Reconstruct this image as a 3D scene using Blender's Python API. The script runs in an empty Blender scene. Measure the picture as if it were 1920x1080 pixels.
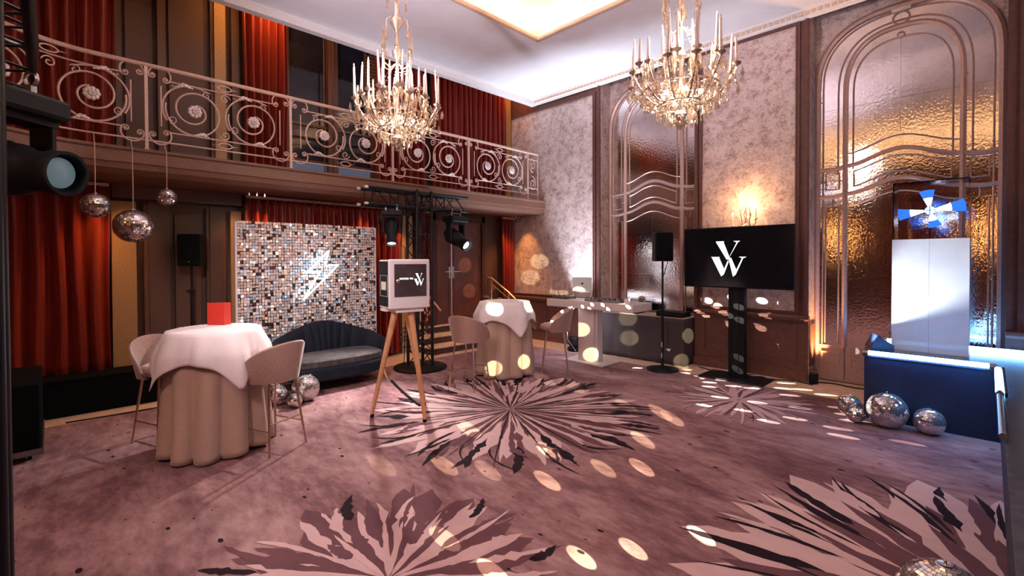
import bpy, math, random
from math import pi, sin, cos, sqrt, atan2, radians
from mathutils import Vector, Matrix, Quaternion
random.seed(7)
sc = bpy.context.scene
COL = sc.collection
# ------------------------------------------------------------------ camera
F_PX, CY = 880.87, 500.75
YAW, PITCH, ROLL = 0.7938, -0.0145, -0.0034
fw = Vector((-sin(YAW)*cos(PITCH), cos(YAW)*cos(PITCH), sin(PITCH)))
rt = Vector((cos(YAW), sin(YAW), 0)); up = rt.cross(fw)
rt2 = rt*cos(ROLL)+up*sin(ROLL); up2 = -rt*sin(ROLL)+up*cos(ROLL)
cd = bpy.data.cameras.new('camera'); cam = bpy.data.objects.new('camera', cd); COL.objects.link(cam)
M = Matrix((rt2, up2, -fw)).transposed().to_4x4(); M.translation = Vector((0, 0, 1.75)); cam.matrix_world = M
cd.sensor_width = 36; cd.lens = 36*F_PX/1920; cd.shift_y = -(540-CY)/1920; cd.clip_start = .05
sc.camera = cam
# ------------------------------------------------------------------ world, exposure
sc.view_settings.view_transform = 'Standard'; sc.view_settings.look = 'None'
sc.view_settings.gamma = 1; sc.view_settings.use_curve_mapping = False
sc.view_settings.exposure = 0.60
w = bpy.data.worlds.new('world'); sc.world = w; w.use_nodes = True
w.node_tree.nodes['Background'].inputs[0].default_value = (.02, .015, .02, 1)
w.node_tree.nodes['Background'].inputs[1].default_value = .3
try:
    sc.cycles.use_denoising = True
    sc.cycles.max_bounces = 8; sc.cycles.transparent_max_bounces = 12
    sc.cycles.sample_clamp_indirect = 4.0; sc.cycles.caustics_refractive = False; sc.cycles.caustics_reflective = False
except Exception: pass
# ------------------------------------------------------------------ lights
def lamp(kind, name, loc, energy, color, target=None, **kw):
    l = bpy.data.lights.new(name, kind); l.energy = energy; l.color = color
    for k, v in kw.items(): setattr(l, k, v)
    o = bpy.data.objects.new(name, l); COL.objects.link(o); o.location = loc
    if target is not None:
        d = Vector(target)-Vector(loc); o.rotation_euler = d.to_track_quat('-Z', 'Y').to_euler()
    return o
WARM = (1, .62, .32); ORANGE = (1, .42, .12); COOL = (.72, .82, 1); PINK = (1, .72, .68)
# stage wash on the near truss, then two unseen fills added for the carpet
lamp('SPOT', 'front_wash', (-2.85, .05, 3.20), 380, (1, .84, .82), (-6.6, 2.9, .9), spot_size=radians(54), spot_blend=1, shadow_soft_size=.12)
lamp('SPOT', 'front_fill_right', (1.8, -1.5, 4.2), 50, (1, .70, .72), (-2.2, 4.2, 0), spot_size=radians(80), spot_blend=1, shadow_soft_size=.2)
lamp('SPOT', 'carpet_fill', (-1.0, -2.5, 4.6), 380, (1, .70, .72), (-3.2, 2.6, 0), spot_size=radians(66), spot_blend=1, shadow_soft_size=.2)
# unseen spots added to brighten the ceiling
lamp('SPOT', 'ceiling_fill', (-3.4, -.35, 3.35), 800, (.96, .84, 1), (-3.9, 2.4, 5.4), spot_size=radians(94), spot_blend=1, shadow_soft_size=.1)
lamp('SPOT', 'ceiling_fill_right', (2.2, 1.0, 2.6), 190, (.96, .82, 1), (-.8, 3.8, 5.6), spot_size=radians(105), spot_blend=1, shadow_soft_size=.1)
# beam of the stage light at the left end of the cross truss
lamp('SPOT', 'truss_beam', (-6.30, 3.68, 2.02), 560, (1, .88, .84), (-5.0, 2.0, 0), spot_size=radians(88), spot_blend=.8, shadow_soft_size=.05)
# floor uplighter behind the mixing desk, cool white
lamp('SPOT', 'floor_uplight', (-5.72, 7.30, .30), 520, COOL, (-5.95, 7.62, 5.2), spot_size=radians(50), spot_blend=.8, shadow_soft_size=.04)
lamp('SPOT', 'ceiling_uplight', (-5.45, 7.05, .32), 620, (.74, .84, 1), (-5.0, 5.9, 5.25), spot_size=radians(95), spot_blend=1, shadow_soft_size=.1)
# uplighter at the foot of the mirror reveal
lamp('SPOT', 'reveal_uplight', (-1.69, 7.84, .18), 260, (1, .52, .20), (-1.80, 7.86, 3.2), spot_size=radians(50), spot_blend=.8, shadow_soft_size=.03)
# recessed downlights in the balcony soffit
for i, (x, y, e) in enumerate(((-7.36, .42, 26), (-7.5, .70, 14), (-7.5, 1.92, 14), (-7.42, 2.25, 40), (-7.42, 3.85, 34), (-7.42, 4.55, 46), (-7.35, 7.15, 48), (-7.25, 7.40, 40))):
    lamp('SPOT', 'soffit_downlight', (x, y, 2.70), e, ORANGE, (x-.12, y, 0), spot_size=radians(80), spot_blend=.8, shadow_soft_size=.03)
# lights on the balcony behind the railing
for y, e in ((1.75, 2), (2.35, 17), (7.25, 8)):
    lamp('POINT', 'balcony_light', (-7.3, y, 5.55), e, ORANGE, shadow_soft_size=.08)
# ------------------------------------------------------------------ materials
MATS = {}
def nt(name):
    m = bpy.data.materials.new(name); m.use_nodes = True; MATS[name] = m
    t = m.node_tree; b = t.nodes['Principled BSDF']; return m, t, b
def link(t, a, b): t.links.new(a, b)
def noise(t, scale, detail=4, rough=.6, vec=None, dist=0):
    n = t.nodes.new('ShaderNodeTexNoise'); n.inputs['Scale'].default_value = scale; n.inputs['Detail'].default_value = detail
    n.inputs['Roughness'].default_value = rough; n.inputs['Distortion'].default_value = dist
    if vec is not None: link(t, vec, n.inputs['Vector'])
    return n
def ramp(t, fac, stops):
    r = t.nodes.new('ShaderNodeValToRGB'); e = r.color_ramp.elements
    while len(e) < len(stops): e.new(.5)
    for el, (p, c) in zip(e, stops): el.position = p; el.color = (*c, 1)
    link(t, fac, r.inputs['Fac']); return r
def coord(t, scale=(1, 1, 1), rot=(0, 0, 0), kind='Object'):
    c = t.nodes.new('ShaderNodeTexCoord'); m = t.nodes.new('ShaderNodeMapping')
    m.inputs['Scale'].default_value = scale; m.inputs['Rotation'].default_value = rot
    link(t, c.outputs[kind], m.inputs['Vector']); return m.outputs[0]
def bump(t, b, h, strength=.3, dist=.01):
    n = t.nodes.new('ShaderNodeBump'); n.inputs['Strength'].default_value = strength; n.inputs['Distance'].default_value = dist
    link(t, h, n.inputs['Height']); link(t, n.outputs[0], b.inputs['Normal'])
def simple(name, col, rough=.5, metal=0, nscale=30, var=.12, bmp=0, sheen=0, spec=None, coat=0):
    m, t, b = nt(name); v = coord(t); n = noise(t, nscale, 3, .6, v)
    lo = tuple(c*(1-var) for c in col); hi = tuple(min(1, c*(1+var)) for c in col)
    r = ramp(t, n.outputs['Fac'], [(.3, lo), (.7, hi)]); link(t, r.outputs[0], b.inputs['Base Color'])
    b.inputs['Roughness'].default_value = rough; b.inputs['Metallic'].default_value = metal
    if sheen: b.inputs['Sheen Weight'].default_value = sheen; b.inputs['Sheen Roughness'].default_value = .4
    if coat: b.inputs['Coat Weight'].default_value = coat
    if spec is not None: b.inputs['Specular IOR Level'].default_value = spec
    if bmp: bump(t, b, n.outputs['Fac'], bmp, .004)
    return m
def emit(name, col, strength, base=(.8, .8, .8)):
    m, t, b = nt(name); b.inputs['Base Color'].default_value = (*base, 1)
    b.inputs['Emission Color'].default_value = (*col, 1); b.inputs['Emission Strength'].default_value = strength
    return m
simple('wood_panel', (.135, .058, .046), .5, 0, 14, .2, .05, 0, .3)
simple('wood_dark', (.07, .028, .024), .5, 0, 14, .25, .05, 0, .25)
simple('taupe_panel', (.095, .046, .030), .5, 0, 160, .28, .25)
simple('taupe_frame', (.12, .058, .034), .45, 0, 40, .15)
simple('fascia', (.19, .088, .058), .5, 0, 40, .15)
simple('mahogany', (.12, .036, .024), .38, 0, 6, .3)
simple('ceiling_paint', (.80, .76, .78), .8, 0, 5, .03)
simple('cornice_gold', (.72, .50, .34), .45, .1, 60, .25)
simple('cornice_white', (.82, .76, .74), .6, 0, 20, .05)
simple('rail_paint', (.68, .47, .40), .40, .2, 50, .12)
simple('rail_brass', (.72, .50, .28), .3, .5, 30, .15)
simple('leaf_silver', (.85, .75, .74), .3, .4, 50, .2)
simple('mirror_frame', (.45, .30, .27), .35, .3, 40, .15)
simple('black_metal', (.006, .006, .009), .42, 0, 60, .3, 0, 0, .25)
simple('black_paint', (.005, .005, .007), .55, 0, 60, .3, 0, 0, .2)
simple('black_cloth', (.004, .004, .005), .9, 0, 60, .3, 0, 0, .1)
simple('grey_metal', (.30, .29, .30), .3, .9, 60, .3)
simple('chrome', (.8, .78, .77), .15, 1, 60, .05)
simple('stone_strip', (.62, .44, .33), .6, 0, 9, .14)
simple('step_stone', (.78, .58, .40), .55, 0, 9, .12)
simple('taupe_cloth', (.50, .36, .29), .75, 0, 90, .1, .12, .3)
simple('white_cloth', (.88, .80, .82), .8, 0, 120, .03, .1, .2)
simple('desk_cloth', (.045, .032, .033), .85, 0, 90, .15, .1)
simple('stool_velvet', (.37, .235, .20), .7, 0, 70, .2, .1, .6)
simple('stool_leg', (.55, .36, .27), .28, .85, 40, .1)
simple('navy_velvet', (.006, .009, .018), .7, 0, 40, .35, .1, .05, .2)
simple('navy_velvet_pale', (.050, .044, .047), .7, 0, 12, .6, .1, .1, .2)  # paler, greyer velvet for the seat cushion
simple('oak', (.62, .32, .15), .45, 0, 8, .15)
simple('white_plastic', (.82, .76, .78), .4, 0, 60, .03)
simple('desk_white', (.78, .68, .64), .4, 0, 30, .05)
simple('red_card', (.52, .028, .016), .6, 0, 80, .08)
simple('paper', (.85, .80, .70), .7, 0, 80, .05)
simple('candle_wax', (.90, .68, .58), .5, 0, 60, .08)
simple('screen_black', (.006, .007, .010), .12, 0, 3, .2)
simple('booth_screen', (.065, .045, .050), .18, 0, 4, .35)
simple('chandelier_brass', (.66, .51, .40), .28, .85, 40, .3)
simple('laptop_grey', (.42, .45, .46), .4, .5, 60, .05)
simple('glass_dark', (.015, .014, .022), .06, 0, 1.5, .5)
simple('window_wood', (.13, .055, .030), .4, 0, 20, .2)
simple('gold_lit_wood', (.40, .235, .10), .45, 0, 40, .15)  # warm gold of the downlights is put into this wood colour
simple('plant_green', (.02, .035, .04), .6, 0, 20, .4)
simple('stage_blue', (.003, .012, .045), .5, 0, 30, .3)
simple('stage_top', (.06, .075, .11), .22, 0, 14, .3)
# velvet curtain
def curtain_mat(name, c1, c2):
    m, t, b = nt(name); v = coord(t, (6, 6, .6)); n = noise(t, 3, 4, .6, v)
    r = ramp(t, n.outputs['Fac'], [(.3, c1), (.75, c2)]); link(t, r.outputs[0], b.inputs['Base Color'])
    b.inputs['Roughness'].default_value = .42; b.inputs['Sheen Weight'].default_value = .5
    b.inputs['Sheen Tint'].default_value = (1, .25, .12, 1); b.inputs['Specular IOR Level'].default_value = .35
curtain_mat('red_velvet', (.13, .006, .005), (.22, .014, .009))
# wallpaper: mottled patina
def wallpaper():
    m, t, b = nt('wallpaper'); v = coord(t)
    n1 = noise(t, 6.5, 5, .62, v, .4); n2 = noise(t, 70, 3, .7, v); n3 = noise(t, 26, 4, .65, v, .8)
    a = t.nodes.new('ShaderNodeMath'); a.operation = 'MULTIPLY_ADD'; a.inputs[1].default_value = .45
    link(t, n1.outputs['Fac'], a.inputs[0]); 
    k = t.nodes.new('ShaderNodeMath'); k.operation = 'MULTIPLY'; k.inputs[1].default_value = .35; link(t, n3.outputs['Fac'], k.inputs[0])
    link(t, k.outputs[0], a.inputs[2])
    c = t.nodes.new('ShaderNodeMath'); c.operation = 'MULTIPLY_ADD'; c.inputs[1].default_value = .36
    link(t, n2.outputs['Fac'], c.inputs[0]); link(t, a.outputs[0], c.inputs[2])
    r = ramp(t, c.outputs[0], [(.44, (.24, .15, .13)), (.53, (.45, .32, .29)), (.60, (.63, .49, .45)), (.69, (.71, .58, .54))])
    link(t, r.outputs[0], b.inputs['Base Color']); b.inputs['Roughness'].default_value = .55
    bump(t, b, n2.outputs['Fac'], .15, .004)
wallpaper()
# carpet ground
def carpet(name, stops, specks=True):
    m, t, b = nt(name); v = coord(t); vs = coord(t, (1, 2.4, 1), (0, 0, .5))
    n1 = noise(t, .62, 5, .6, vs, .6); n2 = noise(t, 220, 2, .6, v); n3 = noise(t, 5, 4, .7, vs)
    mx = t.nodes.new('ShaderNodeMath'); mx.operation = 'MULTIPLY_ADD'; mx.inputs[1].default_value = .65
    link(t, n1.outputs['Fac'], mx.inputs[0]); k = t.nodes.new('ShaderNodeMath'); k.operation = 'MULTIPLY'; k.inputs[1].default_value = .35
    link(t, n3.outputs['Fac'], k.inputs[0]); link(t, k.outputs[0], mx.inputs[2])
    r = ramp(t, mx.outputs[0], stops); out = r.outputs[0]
    if specks:
        for sc_, thr, col, rnd in ((5.6, .18, (.022, .010, .013), .52), (7.0, .18, (.15, .065, .05), .40)):
            vv = coord(t, (1.0, 1.9, 1), (0, 0, .75)); vo = t.nodes.new('ShaderNodeTexVoronoi'); vo.inputs['Scale'].default_value = sc_
            link(t, vv, vo.inputs['Vector'])
            sz = t.nodes.new('ShaderNodeSeparateColor'); link(t, vo.outputs['Color'], sz.inputs[0])
            g = t.nodes.new('ShaderNodeMath'); g.operation = 'GREATER_THAN'; g.inputs[1].default_value = rnd; link(t, sz.outputs[0], g.inputs[0])
            th = t.nodes.new('ShaderNodeMath'); th.operation = 'MULTIPLY'; th.inputs[1].default_value = thr; link(t, sz.outputs[1], th.inputs[0])
            l = t.nodes.new('ShaderNodeMath'); l.operation = 'LESS_THAN'; link(t, vo.outputs['Distance'], l.inputs[0]); link(t, th.outputs[0], l.inputs[1])
            mu = t.nodes.new('ShaderNodeMath'); mu.operation = 'MULTIPLY'; link(t, g.outputs[0], mu.inputs[0]); link(t, l.outputs[0], mu.inputs[1])
            mi = t.nodes.new('ShaderNodeMix'); mi.data_type = 'RGBA'; link(t, mu.outputs[0], mi.inputs[0]); link(t, out, mi.inputs[6]); mi.inputs[7].default_value = (*col, 1)
            out = mi.outputs[2]
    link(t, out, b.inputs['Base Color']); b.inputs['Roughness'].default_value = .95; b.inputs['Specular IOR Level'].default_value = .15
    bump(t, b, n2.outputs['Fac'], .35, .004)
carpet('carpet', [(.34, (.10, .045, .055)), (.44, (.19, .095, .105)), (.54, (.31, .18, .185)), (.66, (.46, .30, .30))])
carpet('carpet_light', [(.3, (.50, .33, .335)), (.7, (.66, .47, .47))], False)
carpet('carpet_mid', [(.3, (.10, .042, .055)), (.7, (.17, .082, .095))], False)
carpet('carpet_dark', [(.3, (.010, .004, .008)), (.7, (.025, .012, .018))], False)
# antique mirror
def mirror(name, col, rough, bs, bstr, metal=1):
    m, t, b = nt(name); v = coord(t); n = noise(t, bs, 3, .6, v); n2 = noise(t, 4, 6, .75, v)
    r = ramp(t, n2.outputs['Fac'], [(.25, tuple(c*.72 for c in col)), (.55, col)]); link(t, r.outputs[0], b.inputs['Base Color'])
    b.inputs['Metallic'].default_value = metal; b.inputs['Roughness'].default_value = rough
    bump(t, b, n.outputs['Fac'], bstr, .01)
mirror('antique_mirror', (.90, .80, .78), .06, 30, .16)
mirror('ball_mirror', (.92, .86, .85), .06, 5, .0, .85)
mirror('sequin_foil', (.97, .88, .84), .24, 60, .05, .35); mirror('sequin_peach', (.95, .66, .54), .24, 60, .05, .35); mirror('sequin_blue', (.50, .72, .98), .24, 60, .05, .35); mirror('sequin_dark', (.12, .07, .06), .3, 60, .05, .7)
# glass
def glass(name, col, rough, trans=1.0, ior=1.45):
    m, t, b = nt(name); b.inputs['Base Color'].default_value = (*col, 1); b.inputs['Roughness'].default_value = rough
    b.inputs['Transmission Weight'].default_value = trans; b.inputs['IOR'].default_value = ior
def crystal():
    m, t, b = nt('crystal'); t.nodes.remove(b); o = t.nodes['Material Output']
    a = t.nodes.new('ShaderNodeBsdfTransparent'); a.inputs[0].default_value = (1, .93, .86, 1)
    g = t.nodes.new('ShaderNodeBsdfGlossy'); g.inputs['Roughness'].default_value = .12; g.inputs['Color'].default_value = (1, .92, .84, 1)
    d = t.nodes.new('ShaderNodeBsdfTranslucent'); d.inputs['Color'].default_value = (.55, .44, .35, 1)
    x = t.nodes.new('ShaderNodeMixShader'); x.inputs[0].default_value = .42; y = t.nodes.new('ShaderNodeMixShader'); y.inputs[0].default_value = .5
    link(t, g.outputs[0], y.inputs[1]); link(t, d.outputs[0], y.inputs[2]); link(t, a.outputs[0], x.inputs[1]); link(t, y.outputs[0], x.inputs[2]); link(t, x.outputs[0], o.inputs[0])
crystal()
def acrylic():
    m, t, b = nt('acrylic'); t.nodes.remove(b); o = t.nodes['Material Output']
    a = t.nodes.new('ShaderNodeBsdfTransparent'); a.inputs[0].default_value = (.985, .99, 1, 1)
    g = t.nodes.new('ShaderNodeBsdfGlossy'); g.inputs['Roughness'].default_value = .04
    f = t.nodes.new('ShaderNodeFresnel'); f.inputs[0].default_value = 1.35; x = t.nodes.new('ShaderNodeMixShader')
    link(t, f.outputs[0], x.inputs[0]); link(t, a.outputs[0], x.inputs[1]); link(t, g.outputs[0], x.inputs[2]); link(t, x.outputs[0], o.inputs[0])
acrylic()
def frosted():
    m, t, b = nt('frosted_acrylic'); n = noise(t, 6, 3, .6, coord(t)); r = ramp(t, n.outputs['Fac'], [(.3, (.80, .84, .90)), (.7, (.88, .91, .95))])
    link(t, r.outputs[0], b.inputs['Base Color']); b.inputs['Roughness'].default_value = .25
    b.inputs['Transmission Weight'].default_value = .12; b.inputs['IOR'].default_value = 1.2
frosted()
emit('led_tube', (.16, .46, 1), 22); emit('neon_white', (.72, .87, 1), 5); emit('led_blue', (.08, .30, 1), 6)
emit('blade_white', (.85, .93, 1), 1.6); emit('blade_blue', (.02, .15, .80), 1.0, (.02, .1, .5))
emit('flame', (1, .78, .50), 30); emit('bulb', (1, .82, .60), 18); emit('logo_white', (.95, .95, 1), 1.1)
emit('lens_white', (.9, .95, 1), 9); emit('lens_soft', (.45, .70, .80), .10, (.10, .14, .17)); emit('cove_led', (1, .58, .24), 18)
emit('window_glow', (.35, .42, .65), .12, (.02, .02, .03)); emit('warm_glow', (1, .55, .2), 1.2)
MT = MATS

# ------------------------------------------------------------------ mesh helpers
class MB:
    def __init__(s): s.v = []; s.f = []; s.m = []; s.mi = 0
    def add(s, vs, fs):
        o = len(s.v); s.v += [tuple(p) for p in vs]; s.f += [tuple(i+o for i in f) for f in fs]; s.m += [s.mi]*len(fs); return s
    def box(s, a, b, bev=0):
        x0, x1 = sorted((a[0], b[0])); y0, y1 = sorted((a[1], b[1])); z0, z1 = sorted((a[2], b[2]))
        if bev <= 0:
            return s.add([(x0,y0,z0),(x1,y0,z0),(x1,y1,z0),(x0,y1,z0),(x0,y0,z1),(x1,y0,z1),(x1,y1,z1),(x0,y1,z1)],
                  [(0,3,2,1),(4,5,6,7),(0,1,5,4),(1,2,6,5),(2,3,7,6),(3,0,4,7)])
        e = bev; vs = []
        def ring(i, z): return [(x0+i+e,y0+i,z),(x1-i-e,y0+i,z),(x1-i,y0+i+e,z),(x1-i,y1-i-e,z),(x1-i-e,y1-i,z),(x0+i+e,y1-i,z),(x0+i,y1-i-e,z),(x0+i,y0+i+e,z)]
        vs = ring(e*.7, z0)+ring(0, z0+e)+ring(0, z1-e)+ring(e*.7, z1)
        fs = [tuple(range(7,-1,-1)), tuple(range(24,32))]
        for k in range(3):
            for i in range(8): j = (i+1) % 8; fs.append((k*8+i, k*8+j, k*8+8+j, k*8+8+i))
        return s.add(vs, fs)
    def obox(s, c, size, mat):
        h = [x/2 for x in size]; b = MB().box((-h[0],-h[1],-h[2]), h)
        return s.add([Vector(c)+mat @ Vector(p) for p in b.v], b.f)
    def beam(s, a, b, w, h=None, upv=(0,0,1)):
        a = Vector(a); b = Vector(b); d = (b-a); L = d.length; d.normalize(); u = Vector(upv)
        if abs(d.dot(u)) > .98: u = Vector((1,0,0))
        sd = d.cross(u).normalized(); u = sd.cross(d); return s.obox((a+b)/2, (L, w, h or w), Matrix((d, sd, u)).transposed())
    def tube(s, pts, r, n=8, closed=False, taper=None):
        pts = [Vector(p) for p in pts]; N = len(pts); vs = []; fs = []; prev = None
        for i, p in enumerate(pts):
            if closed: t = pts[(i+1) % N]-pts[i-1]
            else: t = pts[min(i+1, N-1)]-pts[max(i-1, 0)]
            if t.length < 1e-9: t = Vector((0,0,1))
            t.normalize()
            if prev is None:
                a = Vector((0,0,1)) if abs(t.z) < .9 else Vector((1,0,0)); u = a.cross(t).normalized()
            else:
                u = prev-t*prev.dot(t)
                if u.length < 1e-6: u = Vector((1,0,0)).cross(t)
                u.normalize()
            prev = u; w_ = t.cross(u); rr = r if taper is None else taper[i]
            vs += [p+(u*cos(2*pi*k/n)+w_*sin(2*pi*k/n))*rr for k in range(n)]
        for i in range(N if closed else N-1):
            j = (i+1) % N
            for k in range(n): l = (k+1) % n; fs.append((i*n+k, i*n+l, j*n+l, j*n+k))
        if not closed: fs.append(tuple(range(n-1,-1,-1))); fs.append(tuple((N-1)*n+k for k in range(n)))
        return s.add(vs, fs)
    def lathe(s, prof, n=16, c=(0,0,0), R=None, sx=1, sy=1):
        vs = []; fs = []; c = Vector(c)
        for r, z in prof:
            for k in range(n):
                p = Vector((r*cos(2*pi*k/n)*sx, r*sin(2*pi*k/n)*sy, z)); 
                if R is not None: p = R @ p
                vs.append(c+p)
        for i in range(len(prof)-1):
            for k in range(n): l = (k+1) % n; fs.append((i*n+k, i*n+l, i*n+n+l, i*n+n+k))
        fs.append(tuple(range(n-1,-1,-1))); fs.append(tuple((len(prof)-1)*n+k for k in range(n)))
        return s.add(vs, fs)
    def ball(s, c, r, nu=14, nv=8, sc_=(1,1,1), R=None):
        pr = [(max(1e-4, r*sin(pi*i/nv)), -r*cos(pi*i/nv)) for i in range(nv+1)]
        b = MB().lathe(pr, nu); 
        if R is None: R = Matrix.Identity(3)
        return s.add([Vector(c)+R @ Vector((p[0]*sc_[0], p[1]*sc_[1], p[2]*sc_[2])) for p in b.v], b.f)
    def grid(s, fn, nu, nv, cu=False):
        vs = []; fs = []
        for j in range(nv+1):
            for i in range(nu if cu else nu+1): vs.append(fn(i/nu, j/nv))
        W = nu if cu else nu+1
        for j in range(nv):
            for i in range(nu):
                k = (i+1) % W if cu else i+1
                fs.append((j*W+i, j*W+k, j*W+W+k, j*W+W+i))
        return s.add(vs, fs)
    def prism(s, poly, fn, t0, t1):
        n = len(poly); vs = [fn(p[0], p[1], t0) for p in poly]+[fn(p[0], p[1], t1) for p in poly]
        fs = [tuple(range(n-1,-1,-1)), tuple(range(n, 2*n))]+[(i, (i+1) % n, n+(i+1) % n, n+i) for i in range(n)]
        return s.add(vs, fs)
    def mesh(s, name, mats, smooth=False):
        me = bpy.data.meshes.new(name); me.from_pydata(s.v, [], s.f)
        for m in (mats if isinstance(mats, (list, tuple)) else [mats]): me.materials.append(MT[m])
        if any(s.m): me.polygons.foreach_set('material_index', s.m)
        if smooth:
            me.polygons.foreach_set('use_smooth', [True]*len(me.polygons))
            if smooth != 'all':
                try: me.set_sharp_from_angle(angle=radians(40))
                except Exception: pass
        me.update(); return me
    def build(s, name, mats, parent=None, smooth=False):
        return put(name, s.mesh(name, mats, smooth), parent)
def put(name, me, parent=None, loc=None, rot=None, scale=None):
    o = bpy.data.objects.new(name, me); COL.objects.link(o)
    if parent: o.parent = parent
    if loc: o.location = loc
    if rot: o.rotation_euler = rot
    if scale: o.scale = scale
    return o
def tag(o, label, cat, group=None, kind=None):
    o['label'] = label; o['category'] = cat
    if group: o['group'] = group
    if kind: o['kind'] = kind
    return o
def thing(name, label, cat, loc=(0,0,0), rz=0, group=None):
    o = bpy.data.objects.new(name, None); COL.objects.link(o); o.location = loc; o.rotation_euler = (0,0,rz); o.empty_display_size = .1
    return tag(o, label, cat, group)
def struct(o, label=None):
    o['kind'] = 'structure'
    if label: o['label'] = label
    return o
def solid(o, t, off=0):
    m = o.modifiers.new('thickness', 'SOLIDIFY'); m.thickness = t; m.offset = off; return o
def face_rz(dx, dy): return atan2(dy, dx)
# ================================================================== STRUCTURE
YB, YM, XA, XF, ZC = 7.67, 7.97, -7.85, -6.77, 5.25
# ---- floor: carpet with woven flowers, stone strip along the walls
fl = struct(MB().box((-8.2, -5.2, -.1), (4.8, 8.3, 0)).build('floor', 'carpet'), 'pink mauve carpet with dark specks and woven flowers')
t1 = struct(MB().box((-7.85, 6.98, -.05), (.2, 7.67, .004)).box((-7.85, -5, -.05), (-6.95, 6.98, .004)).box((-1.9, 7.67, -.05), (.2, 7.97, .004)).build('trim_1', 'stone_strip'), 'pale stone strip between the carpet and the walls')

def flower(cx, cy, R, seed, a0=0, a1=2*pi, layers=None):
    rnd = random.Random(seed); mb = MB()
    zz = [.0015]
    def poly(pts, mi):
        zz[0] += .00002
        mb.mi = mi; n = len(pts); mb.add([(cx+p[0], cy+p[1], zz[0]) for p in pts], [tuple(range(n))])
    def petal(a, r0, r1, wd, mi, jag=.18, n=11, bend=0):
        L = []; Rr = []
        for i in range(n+1):
            t = i/n; r = r0+(r1-r0)*t; wv = wd*(sin(pi*min(1, t**.75*.97))**.8)*(1+jag*rnd.uniform(-1, 1)) if 0 < i < n else 0
            aa = a+bend*t*t; c, s_ = cos(aa), sin(aa)
            L.append((r*c-wv*s_, r*s_+wv*c))
            if 0 < i < n: Rr.append((r*c+wv*s_*rnd.uniform(.75, 1.1), r*s_-wv*c*rnd.uniform(.75, 1.1)))
        q = L+Rr[::-1]
        # star-shaped about the petal axis: emit as quads strip
        mb.mi = mi; zz[0] += .00002; o = len(mb.v); K = len(L)
        mb.v += [(cx+p[0], cy+p[1], zz[0]) for p in L]+[(cx+p[0], cy+p[1], zz[0]) for p in Rr]
        for i in range(K-1):
            l0, l1 = o+i, o+i+1; r0_ = o+K+i-1 if i > 0 else None; r1_ = o+K+i if i < K-2 else None
            if r0_ is None: f = (l0, r1_, l1)
            elif r1_ is None: f = (l0, r0_, l1)
            else: f = (l0, r0_, r1_, l1)
            mb.f.append(f); mb.m.append(mi)
    for (n, r0, r1, wd, mi, jag, rv, bend) in layers:
        for k in range(n):
            a = a0+(a1-a0)*(k+rnd.uniform(-.32, .32))/n
            rr = R*r1*(1+rv*rnd.uniform(-1, 1))
            petal(a, R*r0*rnd.uniform(.9, 1.15), rr, R*wd*rnd.uniform(.7, 1.3), mi, jag, 11, bend*rnd.uniform(-1, 1))
    o = mb.build('flower_motif', ['carpet_light', 'carpet_mid', 'carpet_dark'], fl); o['kind'] = 'stuff'; return o
flower(-3.925, 3.826, 1.62, 3, layers=[
    (30, .02, .93, .085, 0, .38, .14, .05), (22, .05, .80, .034, 1, .4, .2, .05), (30, .02, .80, .020, 0, .3, .15, .03), (15, .02, .5, .030, 1, .3, .25, 0), (16, .45, .84, .030, 1, .6, .12, .12),
    (20, .68, .99, .026, 2, .6, .08, .10), (14, .45, .9, .036, 0, .45, .1, .08), (12, .55, .96, .018, 2, .7, .1, .16), (22, .72, 1.03, .011, 2, .5, .08, .22), (34, .02, .75, .007, 0, .2, .2, .02), (20, .06, .90, .005, 2, .3, .15, .03), (12, .02, .34, .005, 2, .1, .2, 0), (14, .6, .88, .02, 1, .6, .1, .15)])
flower(-2.179, 6.094, .86, 5, layers=[
    (20, .02, .9, .07, 0, .25, .2, .12), (14, .1, .8, .03, 1, .3, .2, .1), (18, .02, .95, .022, 0, .2, .2, .1), (6, .5, .9, .010, 2, .4, .15, .2)])
flower(-2.30, 1.30, 1.06, 11, layers=[
    (17, .05, .93, .135, 1, .32, .13, .05), (15, .04, .80, .060, 0, .35, .12, .08), (18, .35, .97, .042, 1, .45, .12, .12), (16, .42, .84, .026, 0, .5, .12, .1),
    (7, .72, .98, .032, 2, .4, .12, .12), (14, .02, .55, .034, 1, .3, .2, 0), (16, .02, .66, .018, 0, .3, .2, .02), (9, .32, .55, .036, 1, .4, .1, 0), (10, .6, .8, .03, 0, .5, .1, .1)])
flower(.25, 3.25, 1.66, 23, a0=1.5, a1=4.0, layers=[
    (12, .05, .96, .12, 0, .2, .1, .05), (9, .1, .85, .06, 1, .25, .12, .06), (8, .4, .98, .02, 2, .5, .06, .10), (10, .25, .82, .045, 0, .3, .12, .08),
    (5, .55, .98, .03, 2, .5, .06, .12), (8, .05, .7, .04, 1, .2, .2, 0), (9, .5, .97, .012, 2, .3, .05, .1), (6, .62, .95, .02, 0, .3, .05, .1)])

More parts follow.
